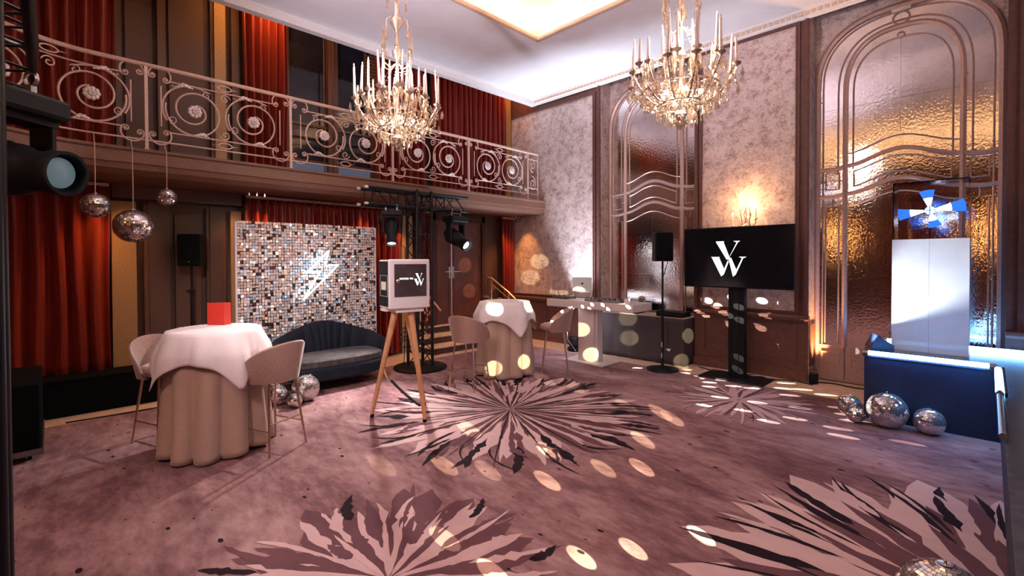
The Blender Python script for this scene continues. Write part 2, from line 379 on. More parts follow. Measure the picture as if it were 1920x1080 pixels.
# ---- wall behind the balcony (left) and the unseen walls that close the room
wl = struct(MB().box((-8.15, -5.2, 0), (XA, 8.3, 6.3)).build('wall_left', 'taupe_panel'), 'taupe panelled wall below and behind the balcony')
wr = struct(MB().box((-8.15, YB, 0), (-5.33, 8.3, 6.0)).build('wall_right', 'wood_panel'), 'brown panelled wall field left of the first mirror niche')
WRS = [wr, struct(MB().box((-3.45, YB, 0), (-1.80, 8.3, 6.0)).build('wall_right', 'wood_panel'), 'brown panelled wall pier with wallpaper behind the television'), struct(MB().box((.13, YB, 0), (4.8, 8.3, 6.0)).build('wall_right', 'wood_panel'), 'dark panelled wall at the right edge')]
nb = struct(MB().box((-5.34, YM+.02, 0), (-3.44, 8.3, 6.0)).box((-1.81, YM+.02, 0), (.14, 8.3, 6.0)).build('wall_niche', 'wallpaper'), 'mottled wallpaper above the arched mirrors')
nr = struct(MB().box((-5.33, YB+.002, 0), (-5.325, YM+.02, 6)).box((-1.80, YB+.002, 0), (-1.795, YM+.02, 6)).build('trim_2', 'wallpaper'), 'wallpapered reveals of the mirror niches')
wb = struct(MB().box((-8.15, -5.4, 0), (4.8, -5.2, 6.3)).build('wall_back', 'taupe_panel'), 'panelled wall behind the photographer')
we = struct(MB().box((4.6, -5.2, 0), (4.8, 8.3, 6.3)).build('wall_east', 'taupe_panel'), 'panelled wall to the right of the photographer')

def frame(mb, fn, u0, u1, v0, v1, w_, d0, d1):
    for a, b in (((u0, v0), (u1, v0+w_)), ((u0, v1-w_), (u1, v1)), ((u0, v0+w_), (u0+w_, v1-w_)), ((u1-w_, v0+w_), (u1, v1-w_))):
        mb.prism([(a[0], a[1]), (b[0], a[1]), (b[0], b[1]), (a[0], b[1])], fn, d0, d1)
def onB(u, v, t): return (u, YB-t, v)
def onA(u, v, t): return (XA+t, u, v)
for iw, (x0, x1, zt, piers) in enumerate(((-7.80, -5.49, 5.00, (-7.85, -5.33)), (-3.32, -1.965, 5.09, (-3.45, -1.80)), (.27, 1.7, 5.09, (.13, 4.6)))):
    wr = WRS[iw]
    MB().prism([(x0, 1.0), (x1, 1.0), (x1, zt), (x0, zt)], onB, 0, .006).build('wallpaper_field', 'wallpaper', wr)
    m = MB(); frame(m, onB, x0-.05, x1+.05, .95, zt+.05, .05, 0, .03); frame(m, onB, x0-.012, x1+.012, .988, zt+.012, .014, .03, .042); m.build('field_moulding', 'wood_panel', wr)
    a, b = piers
    m = MB(); m.prism([(0, .86), (.05, .86), (.06, .885), (.085, .895), (.085, .93), (.06, .945), (0, .945)], lambda u, v, t: (t, YB-u, v), a-.0, b+.02); m.build('dado_rail', 'wood_panel', wr)
    m = MB(); m.box((a, YB-.045, 0), (b, YB, .13)).box((a, YB-.03, .13), (b, YB, .16)); m.build('baseboard', 'wood_panel', wr)
    L = b-a; n = 2 if L > 2.2 else 1
    for k in range(n):
        u0 = a+.14+k*(L/n); u1 = a+(k+1)*L/n-.14
        m = MB(); frame(m, onB, u0, u1, .24, .80, .035, 0, .025); frame(m, onB, u0+.035, u1-.035, .275, .765, .015, 0, .012); m.build('wainscot_panel', 'wood_panel', wr)
    # pilaster strip beside each niche
for x, wr in ((-5.36, WRS[0]), (-3.42, WRS[1]), (-1.83, WRS[1]), (.16, WRS[2])):
    m = MB().box((x-.03, YB-.028, .95), (x+.03, YB, 5.6)).box((x-.014, YB-.036, 1.05), (x+.014, YB-.028, 5.2)); m.build('pilaster_strip', 'wood_panel', wr)
# side faces of the wainscot in the niche reveal
wr = WRS[1]; m = MB().box((-1.80, YB+.02, .22), (-1.785, YM-.03, .82)); m.build('reveal_panel', 'wood_panel', wr)

# ---- ceiling with cove
HX0, HX1, HY0, HY1 = -5.07, 2.6, -3.2, 5.57
ce = struct(MB().box((-7.0, -5.2, ZC), (HX0, YB, ZC+.06)).box((HX1, -5.2, ZC), (4.7, YB, ZC+.06)).box((HX0, HY1, ZC), (HX1, YB, ZC+.06)).box((HX0, -5.2, ZC), (HX1, HY0, ZC+.06)).build('ceiling', 'ceiling_paint'), 'white plaster ceiling around a lit cove')
o_ = .40; m = MB()
m.box((HX0-o_-.05, HY0-o_, ZC+.06), (HX0-o_, HY1+o_, 5.62)).box((HX1+o_, HY0-o_, ZC+.06), (HX1+o_+.05, HY1+o_, 5.62))
m.box((HX0-o_, HY0-o_-.05, ZC+.06), (HX1+o_, HY0-o_, 5.62)).box((HX0-o_, HY1+o_, ZC+.06), (HX1+o_, HY1+o_+.05, 5.62))
m.box((HX0-o_, HY0-o_, 5.62), (HX1+o_, HY1+o_, 5.67)); m.build('cove', 'ceiling_paint', ce)
m = MB(); e = .20
m.box((HX0-e, HY0-e, ZC+.07), (HX0-e+.05, HY1+e, ZC+.10)).box((HX1+e-.05, HY0-e, ZC+.07), (HX1+e, HY1+e, ZC+.10))
m.box((HX0-e, HY1+e-.05, ZC+.07), (HX1+e, HY1+e, ZC+.10)).box((HX0-e, HY0-e, ZC+.07), (HX1+e, HY0-e+.05, ZC+.10)); m.build('cove_light_strip', 'cove_led', ce)
m = MB()
def ring_mould(mb, x0, x1, y0, y1, prof, z):
    for (ax, a0_, b0_, side, c0) in (('x', y0, y1, 1, x0), ('x', y0, y1, -1, x1), ('y', x0, x1, 1, y0), ('y', x0, x1, -1, y1)):
        if ax == 'x': mb.prism(prof, lambda u, v, t, c=c0, s_=side: (c+s_*u, t, z+v), a0_, b0_)
        else: mb.prism(prof, lambda u, v, t, c=c0, s_=side: (t, c+s_*u, z+v), a0_, b0_)
ring_mould(m, HX0-.03, HX1+.03, HY0-.03, HY1+.03, [(0, -.012), (.035, -.012), (.05, 0), (.05, .035), (0, .035)], ZC); m.build('cove_moulding', 'cornice_gold', ce)
m = MB()
prof = [(0, 0), (.10, 0), (.10, -.02), (.07, -.035), (.065, -.075), (.03, -.085), (.03, -.105), (0, -.12)]
m.prism(prof, lambda u, v, t: (-7.09+u, t, ZC+v), -5, YB); m.prism(prof, lambda u, v, t: (t, YB-.02-u, ZC+v), -7.09, 4.6)
m.box((-7.12, -5, ZC-.12), (-7.0, YB, ZC+.3)); m.build('cornice', 'cornice_white', ce)
m = MB()
for k in range(150):
    y = YB-.14-k*.078; m.box((-7.03, y-.026, ZC-.078), (-7.005, y+.026, ZC-.036))
    x = -6.96+k*.078
    if x < 4.4: m.box((x-.026, YB-.105, ZC-.078), (x+.026, YB-.08, ZC-.036))
o = m.build('dentil_band', 'cornice_gold', ce); o['kind'] = 'stuff'
struct(MB().box((-8.1, -5.2, 6.25), (-7.0, 8.2, 6.3)).build('ceiling_balcony', 'wood_dark'), 'dark ceiling above the balcony')

# ---- balcony slab with curved left end
def xf(y):
    d = max(0, .35-y)
    return XF+(.65*d*d if d < 1.1 else .65*1.21+1.43*(d-1.1))
ys = [YB-.02]+[YB-.02-i*.25 for i in range(1, 29)]+[.35-i*.08 for i in range(0, 24)]
prof = [(-1.12, 3.03), (.035, 3.03), (.035, 3.0), (.012, 2.985), (.012, 2.86), (-.005, 2.85), (-.02, 2.79), (-.07, 2.755), (-.10, 2.735), (-1.12, 2.735)]
m = MB(); vs = []; fs = []; n = len(prof)
for y in ys:
    for i, (u, v) in enumerate(prof): vs.append(((XA if u < -1 else xf(y)+u), y, v))
for j in range(len(ys)-1):
    for i in range(n): k = (i+1) % n; fs.append((j*n+i, j*n+k, j*n+n+k, j*n+n+i))
fs.append(tuple(range(n))); fs.append(tuple(range((len(ys)-1)*n+n-1, (len(ys)-1)*n-1, -1)))
m.add(vs, fs); struct(m.build('balcony', 'fascia'), 'brown balcony slab with moulded edge running along the left wall')
# small downlight pins under the balcony
for y in (1.98, 2.08, 2.18, 7.1, 7.2):
    tag(MB().lathe([(.008, 0), (.008, -.05), (.016, -.055), (.016, -.075), (.004, -.08)], 8, (-7.2, y, 2.735)).build('pin_light', 'chrome', None, True), 'tiny chrome pin light under the balcony '+('above the sequin backdrop' if y < 5 else 'near the corner by the steps'), 'light', 'pin lights under the balcony soffit')

# ---- wall_left decoration below the balcony
def panelA(name, y0, y1, z0, z1, d0, d1, mat): return MB().prism([(y0, z0), (y1, z0), (y1, z1), (y0, z1)], onA, d0, d1).build(name, mat, wl)
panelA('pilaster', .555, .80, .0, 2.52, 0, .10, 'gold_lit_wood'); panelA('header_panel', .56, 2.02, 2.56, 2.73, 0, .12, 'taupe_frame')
panelA('stile', .88, .93, 0, 2.5, 0, .09, 'taupe_frame'); panelA('stile', .93, 1.12, 0, 2.52, 0, .11, 'taupe_panel')
panelA('stile', 1.12, 1.16, 0, 2.5, 0, .08, 'taupe_frame'); panelA('door_panel', 1.22, 1.52, 0, 2.40, 0, .05, 'taupe_panel')
panelA('stile', 1.58, 1.62, 0, 2.5, 0, .08, 'taupe_frame'); panelA('stile', 1.62, 1.78, 0, 2.52, 0, .11, 'taupe_panel')
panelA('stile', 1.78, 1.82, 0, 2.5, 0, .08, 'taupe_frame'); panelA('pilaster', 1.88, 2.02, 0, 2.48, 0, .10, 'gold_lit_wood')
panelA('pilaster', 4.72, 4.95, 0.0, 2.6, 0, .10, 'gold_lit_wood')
m = MB()
for z0, z1 in ((.10, .26), (.30, .42), (.46, .95)): frame(m, onA, 4.56, 5.02, z0, z1, .03, .10, .125)
m.build('wainscot_panel', 'wood_panel', wl)
# upper storey pilasters and panels
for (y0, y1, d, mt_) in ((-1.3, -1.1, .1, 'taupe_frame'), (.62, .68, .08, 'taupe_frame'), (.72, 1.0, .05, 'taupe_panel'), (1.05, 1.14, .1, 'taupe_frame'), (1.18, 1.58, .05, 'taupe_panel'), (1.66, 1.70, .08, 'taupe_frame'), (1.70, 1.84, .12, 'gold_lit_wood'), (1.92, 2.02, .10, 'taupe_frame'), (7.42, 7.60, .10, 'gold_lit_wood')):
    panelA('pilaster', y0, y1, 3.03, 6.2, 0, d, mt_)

# ---- double door with steps
dr = struct(MB().box((XA, 5.42, .45), (XA+.09, 5.50, 2.70)).box((XA, 6.72, .45), (XA+.09, 6.80, 2.70)).box((XA, 5.42, 2.56), (XA+.09, 6.80, 2.70)).build('door_1', 'wood_dark'), 'dark mahogany double door at the top of the steps')
for y0, y1 in ((5.50, 5.905), (5.915, 6.72)):
    d = MB().box((XA+.002, y0, .46), (XA+.05, y1, 2.56)).build('door_leaf', 'mahogany', dr)
    m = MB(); frame(m, onA, y0+.05, y1-.05, .60, 2.46, .018, .05, .06); m.build('leaf_moulding', 'mahogany', d)
    yh = y1-.05 if y0 < 5.8 else y0+.05; s_ = -1 if y0 < 5.8 else 1
    m = MB().box((XA+.05, yh-.02, 1.38), (XA+.06, yh+.02, 1.62)).tube([(XA+.06, yh, 1.52), (XA+.11, yh, 1.52), (XA+.115, yh+s_*.03, 1.52), (XA+.115, yh+s_*.15, 1.52)], .009, 8); m.build('door_handle', 'leaf_silver', d, True)
MB().box((XA+.05, 5.90, .46), (XA+.062, 5.92, 2.56)).build('closing_strip', 'leaf_silver', dr)
st = struct(MB().box((-7.85, 4.98, 0), (-7.16, 7.05, .12)).box((-7.85, 4.98, .15), (-7.46, 7.05, .27)).box((-7.85, 4.98, .30), (-7.76, 7.05, .42)).build('steps', 'wood_dark'), 'three low steps with pale stone treads up to the double door')
for k in range(3): MB().box((-7.85, 4.96, .12+k*.15), (-7.12-.30*k, 7.07, .15+k*.15), .008).build('tread', 'step_stone', st)

def spiral(r0, r1, turns, a0=0, n=64, cx=0, cy=0, sgn=1, hold=0):
    P = []
    for i in range(n+1):
        t = i/n; a = a0+sgn*t*turns*2*pi; r = r0+(r1-r0)*min(1, t/(1-hold) if hold < 1 else 1); P.append((cx+r*cos(a), cy+r*sin(a)))
    return P
def step_rail(name, label, y, top, foot):
    t = thing(name, label, 'handrail', (0, 0, 0))
    (xt, zt), (xb, zb) = top, foot
    m = MB().tube([(xt-.1, y, zt), (xt, y, zt), (xb, y, zb), (xb+.24, y, zb-.16)], .018, 8); m.build('rail', 'rail_brass', t, True)
    m = MB().tube([(xt, y, zt-.80), (xt, y, zt)], .016, 8); m.build('newel', 'rail_brass', t, True)
    m = MB().tube([(xb, y, .15), (xb, y, zb)], .016, 8); m.build('newel', 'rail_brass', t, True)
    cx, cz = (xt+xb)/2, (zt+zb)/2-.46
    m = MB().tube([(cx+p[0]*.8, y, cz+p[1]*1.25) for p in spiral(.04, .20, 1.75, .6)], .014, 6); m.build('scroll', 'rail_brass', t, True)
    MB().tube([(xt, y, zt-.13), (xb, y, zb-.13)], .010, 6).build('stringer', 'rail_brass', t, True); MB().tube([(xt, y, zt-.76), (xb, y, zb-.76)], .010, 6).build('stringer', 'rail_brass', t, True)
    for s_, (xx, zz_) in ((1, (xt, zt)), (-1, (xb, zb))):
        m = MB().tube([(xx+s_*(.07+p[0]), y, zz_-.22+p[1]) for p in spiral(.012, .055, 1.3, 1)], .010, 6); m.build('curl', 'rail_brass', t, True)
step_rail('step_handrail', 'brass scrolled handrail beside the truss tower, left of the steps', 5.03, (-7.75, 1.33), (-7.20, 1.00))
step_rail('step_handrail', 'brass scrolled handrail by the wallpaper, right of the steps', 6.98, (-7.75, 1.36), (-7.20, 1.06))
# ================================================================== BALCONY RAILING
rail = thing('balcony_railing', 'champagne wrought iron balcony railing with big spiral scrolls and silver rosettes', 'railing', (0, 0, 0))
Z0 = 3.03
def tang(y):
    d = Vector((xf(y+.02)-xf(y-.02), .04, 0)); return atan2(-d.x, d.y)
def place(name, me, y, z, flip=1, vflip=1):
    o = put(name, me, rail, (xf(y)-.03, y, z), (0, 0, tang(y)), (1, flip, vflip)); return o
path = [y for y in ys if y <= 7.46]; path = [7.46]+path
def along(z, off=-.03, pp=path): return [(xf(y)+off, y, z) for y in pp]
MB().tube(along(4.0), .021, 8).build('handrail', 'rail_paint', rail, True)
MB().tube(along(4.018), .012, 8).build('handrail_cap', 'rail_brass', rail, True)
MB().tube(along(3.145), .010, 6).build('bottom_rail', 'rail_paint', rail, True)
B = 1.585
def yz(pts, k=0): return [(k, p[0], p[1]) for p in pts]
# big scroll
sp = spiral(.08, .290, 1.75, radians(100), 70, 0, 0, 1, .18)
ma = MB().tube(yz(sp), .0115, 6)
ex = spiral(.30, .305, .42, radians(120), 24, 0, .0, -1)
ma.tube(yz([(p[0]*1.02+.01, p[1]*.99) for p in ex]), .0105, 6)
e1, e2 = ex[0], ex[-1]
ma.tube(yz(spiral(.01, .05, 1.2, 1.2, 18, e1[0]*.86, e1[1]*.86)), .007, 6); ma.tube(yz(spiral(.01, .05, 1.2, 4.0, 18, e2[0]*.86, e2[1]*.86)), .007, 6)
ME_scroll = ma.mesh('scroll', 'rail_paint', True)
mr = MB()
for k in range(9):
    a = 2*pi*k/9; mr.ball((.014, .050*cos(a), .050*sin(a)), .028, 8, 5, (.7, 1, 1))
for k in range(5):
    a = 2*pi*k/5; mr.ball((.030, .021*cos(a), .021*sin(a)), .020, 7, 4)
ME_ros = mr.mesh('rosette', 'leaf_silver', True)
ml = MB()
for k, (u, v, r) in enumerate(((-.075, .0, .012), (-.045, .008, .018), (-.012, .022, .024), (.014, .034, .016), (.03, .012, .018), (.06, .0, .012), (.085, -.012, .008))):
    ml.ball((.006, u, v), r, 8, 5, (.6, 1.25, .9))
ml.tube(yz([(.085, -.012), (.11, -.022), (.125, -.012), (.118, .0), (.108, -.005)]), .004, 5)
ME_leaf = ml.mesh('leaf', 'leaf_silver', True)
mc = MB(); arc = [(.105*cos(a), .105*sin(a)) for a in [radians(150+i*7.5) for i in range(29)]]
mc.tube(yz(arc), .010, 6)
for p, a_ in ((arc[0], 1), (arc[-1], -1)):
    ux, uz = p[0]/.105, p[1]/.105
    ctr = (p[0]-ux*.036, p[1]-uz*.036); a0 = atan2(uz, ux)
    mc.tube(yz([(ctr[0]+(.036-.026*t_)*cos(a0-a_*t_*7.4), ctr[1]+(.036-.026*t_)*sin(a0-a_*t_*7.4)) for t_ in [i/16 for i in range(17)]]), .007, 6)
    mc.ball((0, ctr[0], ctr[1]), .013, 7, 4)
ME_c = mc.mesh('corner_scroll', 'rail_paint', True)
mo = MB().tube(yz([(.075*cos(a)*(1.0), .033*sin(a)) for a in [2*pi*i/20 for i in range(20)]]), .008, 6, True)
for s_ in (-1, 1): mo.tube(yz([(s_*.078, 0), (s_*.15, .006)]), .006, 5, False, [.006, .001])
ME_oval = mo.mesh('oval_link', 'rail_paint', True)
ME_curl = MB().tube(yz(spiral(.008, .062, 1.35, .8, 24)), .007, 6).mesh('link_curl', 'rail_paint', True)
ME_bar = MB().tube([(0, 0, -.235), (0, 0, .235)], .008, 6).mesh('bar', 'rail_paint', True)
ME_post = MB().box((-.016, -.016, 0), (.016, .016, .97)).box((-.024, -.024, 0), (.024, .024, .02)).mesh('post', 'rail_paint')
posts = [.81-B, .81, .81+B, .81+2*B, .81+3*B, .81+4*B]
for y in posts: place('post', ME_post, y, Z0)
for b_ in range(5):
    yc = posts[b_]+B/2; hf = 1 if b_ % 2 == 0 else -1
    for s_ in (-1, 1):
        y = yc+s_*.325
        place('scroll', ME_scroll, y, 3.565, hf); o = place('rosette', ME_ros, y, 3.565)
        place('leaf', ME_leaf, y+hf*.10, 3.565+.275, hf); o = place('leaf', ME_leaf, y-hf*.08, 3.565-.285, -hf)
        place('bar', ME_bar, yc+s_*.655, 3.565)
        for v in (-1, 1): place('corner_scroll', ME_c, yc+s_*.665, 3.565+v*.345, s_, -v)
        for v in (-1, 1):
            if s_*hf*v > 0: place('link_curl', ME_curl, yc, 3.565+v*.225, s_, v)
    place('oval_link', ME_oval, yc, 3.925); place('oval_link', ME_oval, yc, 3.205)
    for z in (3.868, 3.268):
        pp = [yc-.58+i*.116 for i in range(11)]; MB().tube([(xf(y)-.03, y, z) for y in pp], .0085, 6).build('rail_bar', 'rail_paint', rail, True)
# last short bay: S scroll between two thin posts
place('end_post', ME_post, 7.46, Z0).scale = (.6, .6, 1)
m = MB()
for v in (-1, 1): m.tube(yz([(p[0]*.9, v*(.20)+p[1]*1.5) for p in spiral(.02, .105, 1.6, 1.2+(0 if v > 0 else pi))]), .008, 6)
place('scroll', m.mesh('end_scroll', 'rail_paint', True), 7.305, 3.565)
for z in (3.868, 3.268): MB().tube([(XF-.03, 7.15, z), (XF-.03, 7.46, z)], .008, 6).build('rail_bar', 'rail_paint', rail, True)

# ================================================================== CURTAINS
def curtain(label, y0, y1, z0, z1, x, amp, pitch, seed, mat='red_velvet', axis='y', gather=.0, group=None):
    rnd = random.Random(seed); n = max(3, int((y1-y0)/pitch)); NU = n*10
    ph = [rnd.uniform(-.35, .35) for _ in range(n+2)]; am = [rnd.uniform(.6, 1.25) for _ in range(n+2)]
    def fn(u, v):
        k = u*n; i = int(k); f = k-i
        p_ = ph[i]*(1-f)+ph[i+1]*f; a_ = am[i]*(1-f)+am[i+1]*f
        top = v
        A = amp*a_*(1-.55*max(0, (top-.9)/.1))*(1+.25*(1-v))
        yy = y0+(y1-y0)*u+.012*sin(v*5+i)+gather*sin(v*pi)*(u-.5)*-1
        d = A*sin(2*pi*k+p_+.4*sin(v*3+i*1.7))
        if axis == 'y': return (x+d, yy, z0+(z1-z0)*v)
        return (yy, x+d, z0+(z1-z0)*v)
    t = thing('curtain', label, 'curtain', (0, 0, 0), 0, group)
    o = MB().grid(fn, NU, 22).build('drape', mat, t, 'all'); solid(o, .006)
    h = MB()
    if axis == 'y': h.box((x-.03, y0, z1-.012), (x+.035, y1, z1+.025))
    else: h.box((y0, x-.03, z1-.012), (y1, x+.03, z1+.025))
    h.build('heading_rail', 'stone_strip', t); return t
curtain('red velvet curtain at the far left below the balcony', -2.2, .53, .42, 2.69, -7.66, .075, .165, 1)
curtain('red velvet curtain behind the sequin backdrop', 2.06, 4.62, .06, 2.69, -7.66, .055, .115, 2)
curtain('narrow orange-lit red curtain strip behind the truss tower', 5.06, 5.36, .48, 2.69, -7.70, .04, .10, 3)
curtain('red curtain in the corner beside the steps under the balcony', 7.22, 7.60, .10, 2.69, -7.66, .04, .085, 4)
curtain('dark red curtain at the far left of the balcony', -1.05, .60, 3.06, 6.1, -7.68, .05, .14, 5)
curtain('bright red curtain left of the balcony window', 2.04, 2.66, 3.06, 6.1, -7.66, .065, .10, 6)
curtain('dark red curtain right of the balcony window behind the chandelier', 4.15, 5.20, 3.06, 6.1, -7.66, .065, .12, 7)
curtain('deep red curtain on the balcony beside the right hand wall', 5.35, 7.36, 3.06, 6.1, -7.66, .065, .13, 8)
# ---- balcony windows
win = struct(MB().box((XA, 2.62, 3.03), (XA+.10, 2.72, 6.1)).box((XA, 3.33, 3.03), (XA+.12, 3.50, 6.1)).box((XA, 4.12, 3.03), (XA+.10, 4.22, 6.1)).box((XA, 2.62, 3.03), (XA+.11, 4.22, 3.14)).build('window_1', 'window_wood'), 'tall dark window with wooden frame behind the balcony railing')
for y0, y1 in ((2.72, 3.33), (3.50, 4.12)):
    for z0, z1 in ((3.14, 3.36), (3.39, 3.95), (3.98, 6.1)):
        MB().box((XA+.02, y0, z0), (XA+.03, y1, z1)).build('pane', 'glass_dark' if z0 > 3.2 else 'window_glow', win)
    for z in (3.375, 3.965): MB().box((XA+.015, y0, z-.02), (XA+.06, y1, z+.02)).build('glazing_bar', 'window_wood', win)
for y in (3.26, 3.42): MB().tube([(XA+.13, y, 3.1), (XA+.13, y, 6.0)], .012, 6).build('window_bolt', 'window_wood', win, True)
m = thing('shutter', 'slatted wooden shutter at the right of the balcony window', 'shutter', (0, 0, 0))
MB().box((XA+.10, 3.98, 4.0), (XA+.12, 4.02, 6.1)).box((XA+.10, 4.20, 4.0), (XA+.12, 4.24, 6.1)).build('shutter_frame', 'window_wood', m)
sl = MB().obox((0, 0, 0), (.03, .19, .006), Matrix.Rotation(radians(40), 3, 'Y')).mesh('slat', 'gold_lit_wood')
for k in range(34): put('slat', sl, m, (XA+.11, 4.11, 4.05+k*.06))

# ================================================================== MIRROR DOORS
def mirror_door(name, label, x0, wd):
    t = thing(name, label, 'mirror door', (x0, YM, 0))
    a = wd/2; ZS, ZT = 4.18, 5.10
    def arch(ins, zs=ZS, zt=ZT, zb=.06, n=26, half=None, ex=2.5):
        h = (half if half is not None else a)-ins; zt = zt-ins; P = [(a-h, zb)]
        for i in range(n+1):
            u = -1+2*i/n; u = math.copysign(1-(1-abs(u))**1.9, u)
            zz = zs+(zt-zs)*(max(0, 1-abs(u)**ex))**(1/ex); P.append((a+u*h, zz))
        return P+[(a+h, zb)]
    def bar(pts, r, name_, depth=.02, r2=None):
        m = MB()
        N = len(pts)
        L = []; R_ = []
        for i, p in enumerate(pts):
            q0 = pts[max(0, i-1)]; q1 = pts[min(N-1, i+1)]; dx, dz = q1[0]-q0[0], q1[1]-q0[1]; l = math.hypot(dx, dz) or 1
            L.append((p[0]-dz/l*r, p[1]+dx/l*r)); R_.append((p[0]+dz/l*r, p[1]-dx/l*r))
        vs = []; fs = []
        for i in range(N):
            (lx, lz), (rx, rz) = L[i], R_[i]; cx, cz = pts[i]
            vs += [(lx, 0, lz), (lx, -depth*.6, lz), (cx, -depth, cz), (rx, -depth*.6, rz), (rx, 0, rz)]
        for i in range(N-1):
            for k in range(5): l = (k+1) % 5; fs.append((i*5+k, i*5+l, i*5+5+l, i*5+5+k))
        fs += [(0, 1, 2, 3, 4), tuple((N-1)*5+k for k in (4, 3, 2, 1, 0))]
        m.add(vs, fs); return m.build(name_, 'mirror_frame', t)
    # mirror panes: left side, centre left, centre right, right side, split in height
    def pane(u0, u1, z0, z1, cl=True):
        A = arch(.02)
        def top(u):
            for (p, q) in zip(A[1:-1], A[2:-1]):
                if p[0] <= u <= q[0] and q[0] > p[0]: return p[1]+(q[1]-p[1])*(u-p[0])/(q[0]-p[0])
            return ZS
        n = 14; m = MB(); vs = []; fs = []
        for i in range(n+1):
            u = u0+(u1-u0)*i/n; tz = min(z1, top(u)); vs += [(u, -.002, min(z0, tz)), (u, -.002, tz)]
        for i in range(n): fs.append((i*2, i*2+2, i*2+3, i*2+1))
        m.add(vs, fs); m.build('mirror_pane', 'antique_mirror', t)
    S = .37
    for u0, u1 in ((.02, S), (S, a-.001), (a+.001, wd-S), (wd-S, wd-.02)):
        for z0, z1 in ((.52, 1.49), (1.493, 3.86), (3.863, 5.2)): pane(u0, u1, z0, z1)
    bar(arch(.035), .035, 'outer_frame', .05); bar(arch(.105), .010, 'thin_arch', .02)
    half = a-S
    bar(arch(0, 4.05, 4.80, .5, half=half), .030, 'inner_frame', .035); bar(arch(-.085, 4.05, 4.79, 2.95, half=half), .010, 'thin_arch', .02)
    bar(arch(.09, 4.05, 4.74, 3.0, half=half), .010, 'thin_arch', .02)
    # serpentine transoms
    def serp(z, u0=.06, u1=None, rise=.16):
        u1 = wd-.06 if u1 is None else u1; P = []
        for i in range(33):
            u = u0+(u1-u0)*i/32; k = abs(u-a)/half
            P.append((u, z+(rise*(cos(min(k, 1)*pi)*.5+.5) if k < 1 else -.03*sin((k-1)/(a/half-1)*pi))))
        return P
    for z in (3.05, 2.66): bar(serp(z), .026, 'transom', .03)
    for z in (3.05+.17, 2.66-.17): bar(serp(z, S+.02, wd-S-.02), .009, 'thin_transom', .02)
    P = [(p[0], p[1]) for p in serp(2.66+.09, S+.10, wd-S-.10)]; Q = serp(3.05-.09, S+.10, wd-S-.10)
    bar(P, .009, 'thin_transom', .02); bar(Q, .009, 'thin_transom', .02)
    for p, q in ((P[0], Q[0]), (P[-1], Q[-1])): bar([p, q], .009, 'key_bar', .02)
    for s0, s1 in ((.07, S), (wd-S, wd-.07)):
        c0, c1 = s0+.07, s1-.07
        bar([(c0, 2.74), (c1, 2.74), (c1, 2.97), (c0, 2.97), (c0, 2.74)], .009, 'key_frame', .02)
        bar([(c0, .55), (c0, 2.50), (c1, 2.50), (c1, .55)], .009, 'key_frame', .02)
        for zz in (2.855,): bar([(s0, zz), (c0, zz)], .007, 'key_bar', .015); bar([(c1, zz), (s1, zz)], .007, 'key_bar', .015)
        for zz in (3.55, 4.0): bar([(s0-.03, zz), (s0+.04, zz)], .007, 'key_bar', .015)
        bar([((s0+s1)/2, 2.50), ((s0+s1)/2, 2.60)], .007, 'key_bar', .015)
    # medallions at the crown
    m = MB().tube([(a+.085*cos(q), -.015, 4.90+.085*sin(q)) for q in [2*pi*i/24 for i in range(24)]], .012, 6, True); m.build('medallion_ring', 'mirror_frame', t, True)
    m = MB().tube([(a+.036*cos(q), -.015, 4.68+.036*sin(q)) for q in [2*pi*i/18 for i in range(18)]], .009, 6, True); m.build('medallion_ring', 'mirror_frame', t, True)
    MB().box((a-.10, -.03, 4.985), (a+.10, -.002, 5.045), .006).build('keystone', 'leaf_silver', t)
    # kick panels
    for u0, u1 in ((.05, S), (S+.02, a-.01), (a+.01, wd-S-.02), (wd-S, wd-.05)):
        k = MB().box((u0, -.02, .02), (u1, 0, .52)).build('kick_panel', 'mirror_frame', t)
        m = MB(); frame(m, lambda u, v, q: (u, -.02-q, v), u0+.05, u1-.05, .24, .43, .02, 0, .014); m.build('kick_moulding', 'mirror_frame', k)
    return t
mirror_door('mirror_door', 'arched antique mirror door behind the mixing desk and loudspeaker', -5.33, 1.88)
mirror_door('mirror_door', 'large arched antique mirror door behind the white pedestal', -1.80, 1.93)
# ================================================================== OBJECTS
def ground_rot(dx, dy): return atan2(dy, dx)
# ---- sequin backdrop
bd = thing('sequin_backdrop', 'wide backdrop of shimmering square sequins behind the dark sofa', 'backdrop', (-7.05, 0, 0))
MB().box((-.05, 1.79, .05), (-.015, 3.80, 2.27)).build('backing_board', 'black_paint', bd)
m = MB(); rs = random.Random(4); ncol, nrow = 54, 54; cw = 2.02/ncol; rh = 2.235/nrow
for i in range(ncol):
    for j in range(nrow):
        y = 1.78+(i+.5)*cw+rs.uniform(-.003, .003); z = .06+(j+.5)*rh+rs.uniform(-.004, .004)
        R_ = Matrix.Rotation(rs.gauss(0, .20), 3, 'Y') @ Matrix.Rotation(rs.gauss(0, .20), 3, 'Z') @ Matrix.Rotation(rs.gauss(0, .055), 3, 'X')
        h = cw*.46*rs.uniform(.85, 1.08); hv = rh*.45*rs.uniform(.85, 1.08)
        vs = [Vector((rs.uniform(0, .006), y, z))+R_ @ Vector((0, a*h, b*hv)) for a, b in ((-1, -1), (1, -1), (1, 1), (-1, 1))]
        m.mi = rs.choices((0, 1, 2, 3), (52, 8+26*j/nrow, 26-20*j/nrow, 9))[0]; m.add(vs, [(0, 1, 2, 3)])
o = m.build('sequins', ['sequin_foil', 'sequin_peach', 'sequin_blue', 'sequin_dark'], bd); o['kind'] = 'stuff'; solid(o, .0012)
for y in (1.775, 3.805): MB().box((-.06, y-.012, 0), (-.012, y+.012, 2.28)).build('frame_post', 'white_plastic', bd)
